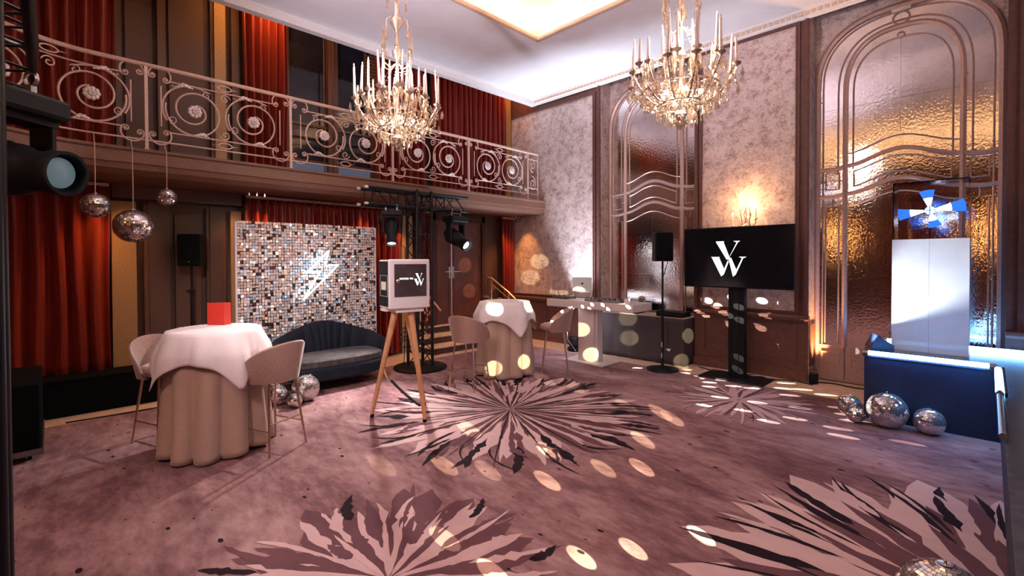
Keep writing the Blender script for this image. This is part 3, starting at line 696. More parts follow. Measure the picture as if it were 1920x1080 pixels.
bz = [(2.968, 1.90), (2.655, 1.585), (2.845, 1.60), (2.594, 1.188), (3.115, 1.69), (2.915, 1.68)]
nb_ = thing('neon_bolt_sign', 'white neon lightning bolt sign glowing on the sequin backdrop', 'neon sign', (-6.92, 0, 0))
for i in range(6):
    p, q = bz[i], bz[(i+1) % 6]; MB().tube([(0, p[0], p[1]), (0, q[0], q[1])], .010, 8).build('neon_tube', 'neon_white', nb_, True)
for p in (bz[0], bz[3], bz[4]): MB().tube([(-.12, p[0], p[1]), (0, p[0], p[1])], .006, 6).build('standoff', 'grey_metal', nb_)

# ---- sofa (shell back): local +x faces the room
so = thing('sofa', 'curved navy velvet sofa with channelled shell back in front of the sequin backdrop', 'sofa', (-6.50, 2.84, 0), 0)
Ls, Ds = .74, .34
def plan(s):            # s in 0..1 from left arm front round the back to right arm front
    a = radians(-98+196*s); q = 2.6
    c, n_ = cos(a), sin(a)
    r = 1/((abs(c)/Ds)**q+(abs(n_)/Ls)**q)**(1/q)
    return Vector((-r*c, r*n_, 0))
NCH = 13
for k in range(NCH):
    m = MB(); s0, s1 = k/NCH, (k+1)/NCH; NU_, NV_ = 6, 10
    def outer(u, v, inn):
        s = s0+(s1-s0)*u; p = plan(s); nrm = p.normalized()
        h = .42+.42*(sin(pi*s)**.75); z = .20+(h-.20)*v+.03*(1-abs(2*s-1))*0
        bulge = .028*sin(pi*u)**.6*(1 if inn else .6); fl_ = .10*v
        th = .055+.02*sin(pi*v)
        q = p+nrm*(fl_+(-th-bulge if inn else th*.4+bulge*.4))
        return (q.x, q.y, z)
    def shell(u, v):
        if v < .45: return outer(u, v/.45, True)
        if v > .55: return outer(u, (1-v)/.45, False)
        a_ = Vector(outer(u, 1, True)); b_ = Vector(outer(u, 1, False)); t = (v-.45)/.1; q = a_.lerp(b_, t); q.z += .03*sin(pi*t); return tuple(q)
    m.grid(shell, NU_, 22); m.build('channel', 'navy_velvet', so, True)
def seatfn(z0, z1, k, drop):
    def fn(u, v):
        a = 2*pi*u; q = 3.2; c, n_ = cos(a), sin(a); r = 1/((abs(c)/(Ds+.04))**q+(abs(n_)/(Ls-.02))**q)**(1/q)
        prof_ = ((.0, 0), (.9, 0), (1, .15), (1, .8), (.94, 1), (.0, 1.03)); t = v*(len(prof_)-1); i = min(int(t), len(prof_)-2); f = t-i
        rr = prof_[i][0]*(1-f)+prof_[i+1][0]*f; zz = prof_[i][1]*(1-f)+prof_[i+1][1]*f
        return (r*c*rr*k+.03, r*n_*rr*k, z0+(z1-z0)*zz)
    return fn
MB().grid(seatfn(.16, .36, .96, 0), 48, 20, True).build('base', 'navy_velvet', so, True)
MB().grid(seatfn(.34, .45, .93, 0), 48, 20, True).build('seat_cushion', 'navy_velvet_pale', so, True)
for x, y in ((.28, .62), (.28, -.62), (-.22, .55), (-.22, -.55)):
    MB().tube([(x, y, .17), (x+(.03 if x > 0 else -.03), y+.06*(1 if y > 0 else -1), 0)], .02, 8, False, [.022, .012]).build('leg', 'oak', so, True)

# ---- cocktail tables
def cocktail_table(label, x, y, rz, seed, group):
    t = thing('cocktail_table', label, 'table', (x, y, 0), rz, group); rnd = random.Random(seed)
    MB().lathe([(.02, 1.08), (.36, 1.08), (.365, 1.095), (.36, 1.11), (.02, 1.11)], 40).build('table_top', 'oak', t, True)
    MB().lathe([(.04, .02), (.04, 1.08)], 14).lathe([(.30, 0), (.30, .015), (.05, .03)], 28).build('pedestal', 'black_metal', t, True)
    n = 11; ph = [rnd.uniform(-.4, .4) for _ in range(n+1)]; am = [rnd.uniform(.6, 1.4) for _ in range(n+1)]; ph[n] = ph[0]; am[n] = am[0]
    def skirt(u, v):
        k = u*n; i = int(k) % n; f = k-int(k); p_ = ph[i]*(1-f)+ph[i+1]*f; a_ = am[i]*(1-f)+am[i+1]*f
        vv = v**.7; w_ = abs(sin(pi*k+p_*.5))**.9
        r = .368+(.045+.02*v)*vv*1.0+(.105*a_*vv)*(w_-.6)
        a = 2*pi*(u+.004*sin(v*4+i)); return (r*cos(a), r*sin(a), 1.112-1.09*v-.012*sin(a*3+1)*v)
    o = MB().grid(skirt, n*14, 22, True).lathe([(.368, 1.112), (.01, 1.114)], 40).build('skirt_cloth', 'taupe_cloth', t, 'all'); solid(o, .004)
    hs = .635
    n2 = 9; ph2 = [rnd.uniform(-1, 1) for _ in range(n2+1)]; ph2[n2] = ph2[0]
    def over(u, v):
        a = 2*pi*u; edge = hs/max(abs(cos(a)), abs(sin(a))); edge = min(edge, hs*1.36)
        L = edge*v; r0 = .376
        if L <= r0: return (L*cos(a), L*sin(a), 1.121)
        d = L-r0; k = u*n2; i = int(k) % n2; f = k-int(k); p_ = ph2[i]*(1-f)+ph2[i+1]*f
        fold = .034*min(1, d/.22)*sin(2*pi*k*1.0+p_)
        corner = max(0, (edge-hs)/(hs*.36)); fl_ = d*.06*(1+2.2*corner)+fold*(1-.3*corner)
        r = r0+.006+max(.0, fl_)+.055*min(1, d/.2)
        return (r*cos(a), r*sin(a), 1.121-d*.985)
    o = MB().grid(over, 216, 30, True).build('top_cloth', 'white_cloth', t, 'all'); solid(o, .003)
    return t
cocktail_table('tall cocktail table with white overcloth and taupe skirt holding the red card', -5.10, 1.10, radians(-37), 2, 'draped cocktail tables')
cocktail_table('tall cocktail table with white overcloth near the steps, nothing on top', -5.25, 5.00, radians(-63), 5, 'draped cocktail tables')
rc = thing('red_card_stand', 'red folded card standing on the left cocktail table', 'card', (-5.33, 1.16, 1.124), radians(40))
MB().box((-.09, -.008, 0), (.09, -.004, .215)).build('card_front', 'red_card', rc); 
MB().obox((.086, .035, .107), (.004, .09, .215), Matrix.Rotation(radians(-10), 3, 'Z')).build('card_side', 'red_card', rc)
MB().obox((-.02, .06, .107), (.20, .004, .215), Matrix.Rotation(radians(22), 3, 'Z')).build('card_back', 'red_card', rc)

# ---- bar stools: local +x is the sitter's forward direction
def bar_stool(label, x, y, fx, fy):
    t = thing('bar_stool', label, 'bar stool', (x, y, 0), ground_rot(fx, fy), 'velvet bar stools at the cocktail tables')
    def seat(u, v):
        a = 2*pi*u; P_ = ((0, 0), (.75, .0), (.97, .25), (1, .55), (.95, .85), (.8, 1), (0, 1.04)); q = v*(len(P_)-1); i = min(int(q), len(P_)-2); f = q-i
        rr = P_[i][0]*(1-f)+P_[i+1][0]*f; zz = P_[i][1]*(1-f)+P_[i+1][1]*f
        return (rr*.225*cos(a)+.02, rr*.225*sin(a), .655+.10*zz)
    MB().grid(seat, 32, 24, True).build('seat', 'stool_velvet', t, True)
    def back(u, v, inn):
        a = radians(180-108+216*u); h = .30*(max(0, sin(pi*u))**.62); z0 = .655-.01
        z = z0+(.06+h)*v; r = .236+.055*v*(1 if u else 1)
        if inn: r -= .030*(1-.3*v)
        return (r*cos(a)+.015, r*sin(a)*1.0, z)
    def shell(u, v):
        if v < .46: return back(u, v/.46, True)
        if v > .54: return back(u, (1-v)/.46, False)
        A = Vector(back(u, 1, True)); Bq = Vector(back(u, 1, False)); k = (v-.46)/.08; q = A.lerp(Bq, k); q.z += .014*sin(pi*k); return tuple(q)
    MB().grid(shell, 36, 26).build('backrest', 'stool_velvet', t, True)
    ft = []
    for sx, sy in ((1, 1), (1, -1), (-1, -1), (-1, 1)):
        top = (.13*sx+.01, .14*sy, .66); bot = (.205*sx+.01, .205*sy, 0); ft.append((top, bot))
        MB().tube([bot, top], .011, 8, False, [.009, .013]).build('leg', 'stool_leg', t, True)
    def at(i, z): (a, b) = ft[i]; k = z/.66; return tuple(b[j]+(a[j]-b[j])*k for j in range(3))
    for i, z in ((0, .28), (1, .22), (2, .28), (3, .22)):
        MB().tube([at(i, z), at((i+1) % 4, z)], .007, 6).build('foot_bar', 'stool_leg', t, True)
    return t
bar_stool('taupe velvet bar stool on the far left beside the panelled wall, seat facing viewer', -5.66, .80, .9, .35)
bar_stool('taupe velvet bar stool right of the left table, its rounded back to the sofa', -4.72, 1.48, -.92, -.38)
bar_stool('taupe velvet bar stool left of the middle table, back to the viewer', -5.02, 4.10, -.30, .95)
bar_stool('taupe velvet bar stool between the middle table and the mixing desk', -4.78, 5.66, -.75, -.66)

# ---- photo booth on wooden tripod
ang = atan2(.32, .57)
pb = thing('photo_booth', 'white photo booth with dark screen on a wooden tripod', 'photo booth', (-4.60, 2.83, 0), radians(80))
# local x to the right along the front, local -y towards the viewer
MB().box((-.235, -.165, 1.225), (.235, -.12, 1.765), .012).build('front_bezel', 'white_plastic', pb)
MB().box((-.228, -.12, 1.23), (.228, .17, 1.76), .01).build('housing', 'white_plastic', pb)
MB().box((-.178, -.171, 1.36), (.19, -.163, 1.712)).build('screen', 'booth_screen', pb)
o = MB().box((-.2305, -.115, 1.25), (-.226, .165, 1.742)).build('side_panel', 'black_paint', pb)
m = MB(); frame(m, lambda u, v, q: (-.2305-q, u, v), -.10, .13, 1.36, 1.59, .004, 0, .002); m.build('panel_outline', 'white_plastic', o)
MB().box((-.235, -.055, 1.43), (-.2305, .085, 1.52)).build('panel_label', 'paper', o)
m = MB().lathe([(.001, .0), (.016, .0), (.020, -.006), (.014, -.012), (.001, -.014)], 14, (-.142, -.171, 1.53), Matrix.Rotation(radians(-90), 3, 'X')); m.build('camera_lens', 'chrome', pb, True)
MB().box((-.15, -.14, 1.185), (.17, .10, 1.225)).build('mounting_plate', 'white_plastic', pb)
MB().box((-.235, -.02, 1.195), (-.15, .12, 1.225)).build('mounting_plate', 'white_plastic', pb)
for (tx, ty, bx, by) in ((-.115, -.02, -.318, .188), (.045, -.06, .097, -.318), (.06, .11, .34, .24)):
    l_ = MB().tube([(bx, by, .035), (tx, ty, 1.20)], .025, 12, False, [.021, .036]).build('leg', 'oak', pb, True)
    MB().tube([(bx, by, 0), (bx+(tx-bx)*.03, by+(ty-by)*.03, .036)], .021, 12, False, [.020, .022]).build('foot', 'black_paint', l_, True)
def logo_polys():
    V = [[(0, 1), (.30, 1), (.30, .985), (.245, .97), (.46, .42), (.565, .16), (.62, .28), (.60, .34), (.83, .95), (.76, .985), (.76, 1), (1.0, 1), (1.0, .985), (.90, .95), (.66, .34), (.66, .34)], ]
    return V
def stroke_logo(fn, mat, parent, t0, t1):
    # upper V and lower W built from thick and thin strokes with serifs
    def q(a, b, c, d): m.prism([a, b, c, d], fn, t0, t1)
    m = MB()
    q((.16, .97), (.38, .97), (.58, .48), (.47, .48)); q((.555, .56), (.80, .97), (.765, .97), (.53, .52)); q((.14, 1), (.40, 1), (.36, .965), (.18, .965)); q((.66, 1), (.86, 1), (.80, .965), (.74, .965))
    q((.03, .53), (.25, .53), (.42, .16), (.31, 0)); q((.31, 0), (.39, .06), (.53, .42), (.50, .45)); q((.52, .53), (.60, .53), (.765, .16), (.655, 0)); q((.655, 0), (.735, .06), (.95, .53), (.915, .53))
    q((0, .555), (.27, .555), (.23, .525), (.05, .525)); q((.82, .555), (1.04, .555), (.97, .525), (.89, .525))
    return m.build('logo', mat, parent)
stroke_logo(lambda u, v, q: (.045+u*.115, -.1715-q, 1.475+v*.135), 'logo_white', pb, 0, .001)
def text_mesh(body, size, name, mat, parent, loc, rot, sx=1):
    c = bpy.data.curves.new(name, 'FONT'); c.body = body; c.size = size; c.extrude = .0005; o = bpy.data.objects.new(name, c); COL.objects.link(o)
    bpy.context.view_layer.update(); me = bpy.data.meshes.new_from_object(o.evaluated_get(bpy.context.evaluated_depsgraph_get()))
    bpy.data.objects.remove(o); me.materials.clear(); me.materials.append(MT[mat]); r = put(name, me, parent, loc, rot, (sx, 1, 1)); return r
text_mesh('vanessa wu', .042, 'lettering', 'logo_white', pb, (-.125, -.172, 1.545), (radians(90), 0, 0), .84)

# ---- truss tower with cross truss
tt = thing('truss_tower', 'black lighting truss tower with a cross bar on a round base plate', 'truss', (-6.49, 4.28, 0))
MB().lathe([(.42, 0), (.43, .01), (.43, .03), (.41, .04), (.01, .04)], 48).build('base_plate', 'black_metal', tt, True)
h = .14
for sx in (-1, 1):
    for sy in (-1, 1): MB().tube([(sx*h, sy*h, .04), (sx*h, sy*h, 2.86)], .025, 10).build('chord', 'black_metal', tt, True)
m = MB(); k = 0; z = .06
while z < 2.75:
    z2 = z+.235
    for (a, b) in (((-h, -h), (h, -h)), ((h, -h), (h, h)), ((h, h), (-h, h)), ((-h, h), (-h, -h))):
        if k % 2: a, b = b, a
        m.tube([(a[0], a[1], z), (b[0], b[1], z2)], .009, 6)
    if k % 2:
        for (a, b) in (((-h, -h), (h, -h)), ((h, -h), (h, h))): m.tube([(a[0], a[1], z), (b[0], b[1], z)], .009, 6)
    z = z2; k += 1
m.build('lacing', 'black_metal', tt, True)
ya, yb = -.95, .90
for dx, dz in ((-.12, 2.83), (.12, 2.83), (-.12, 2.59), (.12, 2.59)):
    MB().tube([(dx, ya, dz), (dx, yb, dz)], .025, 10).build('cross_chord', 'black_metal', tt, True)
    MB().lathe([(.02, 0), (.022, .02), (.018, .05), (.008, .06)], 10, (dx, ya-.06, dz), Matrix.Rotation(radians(-90), 3, 'X')).build('coupler', 'leaf_silver', tt, True)
m = MB(); n = 8
for i in range(n):
    y0 = ya+.06+(yb-ya-.12)*i/n; y1 = ya+.06+(yb-ya-.12)*(i+1)/n
    for dx in (-.12, .12): m.tube([(dx, y0, 2.83 if i % 2 else 2.59), (dx, y1, 2.59 if i % 2 else 2.83)], .009, 6)
    for dz in (2.59, 2.83): m.tube([(-.12 if i % 2 else .12, y0, dz), (.12 if i % 2 else -.12, y1, dz)], .009, 6)
    if i % 2 == 0:
        for dx in (-.12, .12): m.tube([(dx, y0, 2.59), (dx, y0, 2.83)], .009, 6)
m.build('cross_lacing', 'black_metal', tt, True)
MB().tube([(-.16, -.2, 2.6), (-.18, -.22, 2.2), (-.17, -.24, 2.0), (-.15, -.18, 1.96), (-.15, -.16, 1.2), (-.17, -.2, .05)], .008, 6).build('cable', 'black_paint', tt, True)

def moving_head(label, loc, rz, tilt, beam, sc_=1.0, lens='lens_white', lens_r=.06):
    """hangs from loc (clamp); the head tips by tilt from straight down"""
    t = thing('moving_head_light', label, 'stage light', loc, rz)
    S = sc_
    for s_ in (-1, 1):
        c = MB().tube([(0+.03*cos(a)*S, s_*.09*S, .0+.03*sin(a)*S) for a in [radians(-60+i*30) for i in range(11)]], .008*S, 6); c.box((-.014*S, s_*.09*S-.012*S, -.085*S), (.014*S, s_*.09*S+.012*S, -.028*S)); c.build('clamp', 'grey_metal', t, True)
    MB().box((-.11*S, -.17*S, -.17*S), (.11*S, .17*S, -.085*S), .014*S).build('base_box', 'black_paint', t)
    yk = MB(); yk.box((-.055*S, -.15*S, -.46*S), (.055*S, -.118*S, -.17*S), .008*S).box((-.055*S, .118*S, -.46*S), (.055*S, .15*S, -.17*S), .008*S).box((-.06*S, -.15*S, -.20*S), (.06*S, .15*S, -.168*S)); yk.build('yoke', 'black_paint', t)
    R_ = Matrix.Rotation(-tilt, 3, 'Y')     # head axis: -z tipped towards +x
    hd = MB().lathe([(.03*S, .20*S), (.075*S, .19*S), (.10*S, .13*S), (.112*S, .04*S), (.105*S, -.06*S), (.085*S, -.10*S), (.08*S, -.20*S), (.09*S, -.215*S), (.09*S, -.27*S), (.078*S, -.27*S), (.072*S, -.235*S), (.01*S, -.235*S)], 28, (0, 0, -.40*S), R_).build('head', 'black_paint', t, True)
    MB().lathe([(.001, -.236*S), (lens_r*S, -.236*S), (lens_r*.8*S, -.244*S), (.001, -.25*S)], 24, (0, 0, -.40*S), R_).build('lens', lens, hd, True)
    for a in range(8):
        v = R_ @ Vector((.108*S*cos(a*pi/4), .108*S*sin(a*pi/4), .05*S)); MB().obox(Vector((0, 0, -.40*S))+v, (.012*S, .012*S, .12*S), R_).build('cooling_fin', 'black_metal', hd)
    return t
moving_head('black stage light pointing down at the left end of the cross truss', (-6.40, 3.72, 2.59), radians(-30), radians(24), 0, .92, 'lens_white', .070)
MH2 = moving_head('black moving head light hanging at the right end of the cross truss', (-6.37, 4.92, 2.59), radians(8), radians(62), 0, 1.15, 'lens_white', .055)

# ---- loudspeakers on stands
def speaker_on_stand(lbl_sp, lbl_st, x, y, z0, z1, wd, dp, rz, base, zf=0):
    s = thing('loudspeaker', lbl_sp, 'loudspeaker', (x, y, z0), rz)
    hh = z1-z0
    MB().box((-dp/2, -wd/2, 0), (dp/2, wd/2, hh), .018).build('cabinet', 'black_paint', s)
    MB().box((dp/2, -wd/2+.015, .015), (dp/2+.008, wd/2-.015, hh-.015)).build('grille', 'black_cloth', s)
    MB().lathe([(.001, 0), (.006, 0), (.006, .003), (.001, .003)], 10, (dp/2+.008, 0, .06), Matrix.Rotation(radians(90), 3, 'Y')).build('badge', 'chrome', s)
    t = thing('speaker_stand', lbl_st, 'speaker stand', (x, y, zf), rz); z0 = z0-zf
    MB().tube([(0, 0, .03), (0, 0, .95)], .022, 12).build('lower_pole', 'black_metal', t, True)
    MB().tube([(0, 0, .93), (0, 0, z0-.001)], .016, 12).build('upper_pole', 'black_metal', t, True)
    MB().box((-.03, -.03, .90), (.03, .03, .96), .006).tube([(0, -.03, .93), (0, -.07, .93)], .012, 8).build('clamp_collar', 'black_metal', t)
    if base == 'round': MB().lathe([(.25 if zf == 0 else .19, 0), (.255 if zf == 0 else .195, .008), (.25 if zf == 0 else .19, .02), (.06, .035), (.022, .06)], 40).build('base_plate', 'black_metal', t, True)
    else:
        for k in range(3):
            a = 2*pi*k/3+.3; MB().tube([(0, 0, .55), (.42*cos(a), .42*sin(a), .01)], .011, 8).build('leg', 'black_metal', t, True)
    return s
speaker_on_stand('black loudspeaker on a pole stand left of the television', 'black round-based speaker pole left of the television', -3.64, 6.93, 1.725, 2.185, .28, .24, radians(-48), 'round')
MB_c = MB().tube([(-3.60, 6.90, 1.80), (-3.52, 6.86, 1.72), (-3.56, 6.88, 1.62), (-3.61, 6.91, 1.5)], .006, 6); tag(MB_c.build('speaker_cable', 'black_paint', None, True), 'short black cable looping under the right loudspeaker', 'cable')
speaker_on_stand('black loudspeaker on a stand against the left panelled wall', 'black pole stand of the loudspeaker by the left panelled wall', -7.48, 1.35, 1.686, 2.112, .276, .22, radians(-25), 'round', .421)

# ---- television on floor stand
tv = thing('television', 'large black television showing a white letter logo', 'television', (-2.61, 7.16, 1.33), 0)
MB().box((-.77, -.03, 0), (.77, .03, .90), .008).build('panel_body', 'black_paint', tv); MB().box((-.755, -.034, .02), (.755, -.028, .885)).build('screen', 'screen_black', tv)
stroke_logo(lambda u, v, q: (-.345+u*.49, -.035-q, .17+v*.52), 'logo_white', tv, 0, .001)
MB().box((-.30, .03, .25), (.30, .08, .65)).build('rear_bulge', 'black_paint', tv)
ts = thing('television_stand', 'black column stand with flat base plate under the television', 'stand', (-2.61, 7.24, 0), 0)
MB().box((-.115, -.05, .02), (.115, .05, 1.75), .006).build('column', 'black_paint', ts); MB().box((-.035, -.056, .1), (.035, -.05, 1.3)).build('cable_cover', 'black_metal', ts)
MB().box((-.45, -.32, 0), (.45, .22, .02), .006).build('base_plate', 'black_metal', ts)
# ---- sconce with candles above the television
sn = thing('candle_sconce', 'brass wall sconce with four lit candles above the television', 'sconce', (-2.62, YB-.05, 2.35), 0)
MB().lathe([(.02, -.18), (.05, -.1), (.03, 0), (.055, .1), (.012, .22)], 12, (0, .03, 0), None, 1, .4).build('backplate', 'chandelier_brass', sn, True)
for (x, dy, z, hh) in ((-.165, -.10, -.08, .16), (-.03, -.16, .15, .20), (.06, -.10, -.14, .16), (.165, -.10, .0, .18)):
    MB().tube([(0, 0, -.05), (x*.5, dy*.6, -.12), (x, dy, z-.06), (x, dy, z)], .006, 6).build('arm', 'chandelier_brass', sn, True)
    MB().lathe([(.008, -.01), (.026, 0), (.02, .015), (.011, .012)], 12, (x, dy, z)).build('cup', 'chandelier_brass', sn, True)
    c = MB().tube([(x, dy, z+.005), (x, dy, z+hh)], .009, 10).build('candle', 'candle_wax', sn, True)
    MB().ball((x, dy, z+hh+.022), .012, 10, 8, (1, 1, 1.9)).build('flame', 'flame', c, True)
lamp('POINT', 'sconce_light', (-2.62, YB-.26, 2.62), 13, (1, .55, .25), shadow_soft_size=.05)
# ---- mixing desk
dj = thing('mixing_desk', 'white pedestal mixing desk with a long flat top', 'desk', (-4.82, 6.62, 0))
MB().box((-.42, -.24, 0), (.42, .32, .025), .005).build('foot_plate', 'desk_white', dj)
MB().box((-.16, -.12, .025), (.16, .14, .93)).build('column', 'desk_white', dj)
MB().box((.162, -.06, .025), (.19, .09, .93)).build('column_strip', 'white_plastic', dj)
for k, (x0, x1) in enumerate(((-.78, -.31), (-.305, .48), (.485, .98))): MB().box((x0, -.24, .93), (x1, .34, 1.055), .006).build('top_section', 'desk_white', dj)
lt = thing('laptop', 'open silver laptop on the mixing desk', 'laptop', (-4.98, 6.62, 1.20), radians(40))
MB().obox((0, .10, .125), (.34, .010, .24), Matrix.Rotation(radians(-12), 3, 'X')).build('lid', 'laptop_grey', lt)
MB().lathe([(.001, 0), (.018, 0), (.018, .002), (.001, .002)], 16, (0, .090, .135), Matrix.Rotation(radians(90), 3, 'X')).build('logo', 'black_paint', lt)
MB().box((-.17, .11, 0), (.17, .34, .015), .003).build('keyboard_base', 'laptop_grey', lt)
ls_ = thing('laptop_stand', 'thin wire laptop stand on the mixing desk', 'stand', (-4.98, 6.62, 1.056), radians(40))
for x in (-.13, .13): MB().tube([(x, .10, 0), (x, .12, .135), (x, .36, .135), (x, .30, 0)], .006, 6).build('wire_leg', 'chrome', ls_, True)
MB().tube([(-.13, .36, .135), (.13, .36, .135)], .006, 6).build('cross_wire', 'chrome', ls_, True)
def deck(label, x, y, w_, d_, n):
    t = thing('mixer_deck', label, 'mixer', (x, y, 1.055))
    MB().box((-w_/2, -d_/2, 0), (w_/2, d_/2, .045), .006).build('body', 'grey_metal', t)
    kn = MB().lathe([(.010, 0), (.009, .018), (.001, .019)], 10).mesh('knob', 'black_paint', True)
    for k in range(n): put('knob', kn, t, (-w_/2+.03+(w_-.06)*k/(n-1), -d_/2+.05+.06*(k % 2), .045))
    MB().lathe([(.001, 0), (.075, 0), (.078, .012), (.03, .016), (.001, .016)], 24, (0, .05, .045)).build('platter', 'chrome', t, True)
deck('left player deck with platter on the mixing desk', -5.42, 6.66, .30, .34, 5); deck('narrow mixer with knobs in the middle of the mixing desk', -4.66, 6.60, .28, .34, 7); deck('right player deck with platter on the mixing desk', -4.30, 6.62, .32, .36, 6)
tag(MB().box((-4.03, 6.44, 1.055), (-3.93, 6.46, 1.14)).build('note_card', 'white_plastic'), 'small white card standing at the right end of the mixing desk', 'card')
fl_l = thing('floor_uplighter', 'black floor uplighter behind the mixing desk pedestal', 'floor light', (-5.60, 7.18, 0))
MB().lathe([(.12, 0), (.13, .02), (.13, .07), (.10, .08), (.01, .08)], 20).build('base', 'black_paint', fl_l, True)
MB().lathe([(.085, .09), (.11, .14), (.115, .24), (.10, .27), (.09, .27), (.085, .25), (.01, .245)], 24).build('lamp_body', 'black_paint', fl_l, True)
MB().tube([(0, -.125, .06), (0, -.125, .2)], .012, 6).tube([(0, .125, .06), (0, .125, .2)], .012, 6).build('bracket', 'black_paint', fl_l, True)
tag(MB().tube([(-5.5, 7.1, .02), (-5.62, 7.0, .25), (-5.55, 6.9, .55), (-5.35, 6.75, .80), (-5.2, 6.7, .92)], .006, 6).build('desk_cable', 'white_plastic', None, True), 'thin pale cable rising from the floor uplighter to the mixing desk', 'cable')
# ---- cloth covered side table
ct = thing('side_table', 'long table under a floor length dark brown cloth below the mirror', 'table', (0, 0, 0))
MB().box((-5.12, 7.33, .755), (-3.48, 7.92, .78)).build('table_top', 'oak', ct)
for x in (-5.05, -3.54):
    for y in (7.40, 7.86): MB().box((x-.02, y-.02, 0), (x+.02, y+.02, .755)).build('leg', 'black_metal', ct)
def skirt(u, v):
    per = [(-5.12, 7.90), (-5.13, 7.32), (-3.47, 7.32), (-3.47, 7.90)]; L = [.58, 1.66, .58]; s = u*sum(L); i = 0
    while i < 2 and s > L[i]: s -= L[i]; i += 1
    f = s/L[i]; x = per[i][0]*(1-f)+per[i+1][0]*f; y = per[i][1]*(1-f)+per[i+1][1]*f; d = .012*sin(u*70+v)*v
    return (x, y-d if i == 1 else y, .785-.775*v)
o = MB().grid(skirt, 160, 10).build('skirt_cloth', 'desk_cloth', ct, True); solid(o, .004)
MB().box((-5.125, 7.318, .782), (-3.465, 7.90, .788)).build('top_cloth', 'taupe_cloth', ct)
bx_ = thing('equipment_case', 'clear lidded equipment case on the cloth covered table', 'case', (-4.62, 7.58, .79))
MB().box((-.22, -.15, 0), (.22, .15, .14), .01).build('case_body', 'black_paint', bx_); MB().box((-.21, -.14, .14), (.21, .14, .24)).build('lid', 'acrylic', bx_)
MB().box((-.10, -.155, .06), (.10, -.148, .10)).build('front_plate', 'grey_metal', bx_)
b2_ = thing('equipment_box', 'flat black box at the right end of the cloth covered table', 'box', (-3.76, 7.52, .79))
MB().box((-.24, -.14, 0), (.24, .16, .09), .012).build('body', 'black_paint', b2_); MB().box((-.2, -.145, .03), (.2, -.138, .06)).build('front_panel', 'black_metal', b2_)
tag(MB().tube([(-5.06, 7.46, .808), (-4.98, 7.52, .83), (-4.89, 7.42, .81), (-4.98, 7.38, .81), (-5.07, 7.44, .83), (-4.96, 7.54, .81)], .016, 8).build('cable_coil', 'black_paint', None, True), 'coil of black cable on the cloth covered table', 'cable')

# ---- low black stage with light tubes
HT = .71
sg = thing('stage_block', 'low black L-shaped stage edged with glowing white blue light tubes', 'stage', (0, 0, 0))
MB().box((-.965, 6.41, 0), (3.0, 7.56, HT-.03)).box((.085, .8, 0), (3.0, 6.41, HT-.03)).build('skirt', 'stage_blue', sg)
MB().box((-.98, 6.395, HT-.03), (3.0, 7.57, HT-.012)).box((.07, .8, HT-.03), (3.0, 6.395, HT-.012)).build('top_board', 'stage_top', sg)
def ltube(a, b, inn):
    d = Vector(b)-Vector(a); L = d.length; d.normalize(); a = Vector(a); b = Vector(b)
    t = MB().tube([a+d*.05, b-d*.05], .024, 10).build('light_tube', 'led_tube', sg, True)
    MB().tube([a, a+d*.05], .024, 10).build('end_cap', 'grey_metal', t, True); MB().tube([b-d*.05, b], .024, 10).build('end_cap', 'grey_metal', t, True)
    u = Vector(inn)*.034; MB().beam(a+u, b+u, .016, .03).build('tube_channel', 'black_metal', t)
ltube((-.975, 6.382, HT+.015), (.055, 6.382, HT+.015), (0, 1, 0)); ltube((.062, 6.29, HT+.015), (.062, 5.10, HT+.015), (1, 0, 0)); ltube((-.95, 7.52, HT+.015), (.70, 7.52, HT+.015), (0, 1, 0)); ltube((-.93, 7.46, HT+.015), (-.93, 6.95, HT+.015), (-1, 0, 0))
t_ = MB().tube([(.062, 5.05, HT+.015), (.062, 3.9, HT+.015)], .020, 10).build('dark_tube', 'grey_metal', sg, True)
wd_ = thing('stage_monitor', 'dark wedge floor monitor at the left corner of the stage', 'monitor', (-.92, 6.66, HT-.012), radians(20))
MB().prism([(0, 0), (.26, 0), (.26, .10), (.08, .20), (0, .06)], lambda u, v, q: (u*.8-.05, q, v), -.13, .13).build('cabinet', 'stage_blue', wd_)
MB().obox((.02, 0, .125), (.004, .22, .13), Matrix.Rotation(radians(25), 3, 'Y')).build('grille', 'black_cloth', wd_)
# ---- pedestal with the fan display in a clear case
pd = thing('display_pedestal', 'tall frosted white pedestal standing on the stage', 'pedestal', (-.475, 7.20, HT-.012))
MB().box((-.325, -.20, 0), (-.001, .20, 1.275)).build('front_panel', 'frosted_acrylic', pd); MB().box((.001, -.20, 0), (.325, .20, 1.275)).build('front_panel', 'frosted_acrylic', pd)
lamp('SPOT', 'pedestal_spot', (-1.05, 6.50, .80), 80, (.80, .90, 1), (-.55, 7.0, 1.35), spot_size=radians(62), spot_blend=.6, shadow_soft_size=.03)
cs = thing('display_case', 'clear acrylic case on top of the white pedestal', 'case', (-.475, 7.20, HT+1.265))
for a, b in (((-.32, -.20, 0), (-.312, .20, .64)), ((.312, -.20, 0), (.32, .20, .64)), ((-.312, -.20, 0), (.312, -.192, .64)), ((-.312, .192, 0), (.312, .20, .64)), ((-.32, -.20, .64), (.32, .20, .648))): MB().box(a, b).build('case_wall', 'acrylic', cs)
fan = thing('display_fan', 'blue and white glowing four bladed fan display inside the clear case', 'fan', (-.485, 7.18, HT+1.265))
MB().tube([(0, .02, 0), (0, .02, .25)], .006, 6).build('stem', 'black_metal', fan, True)
cz = .33
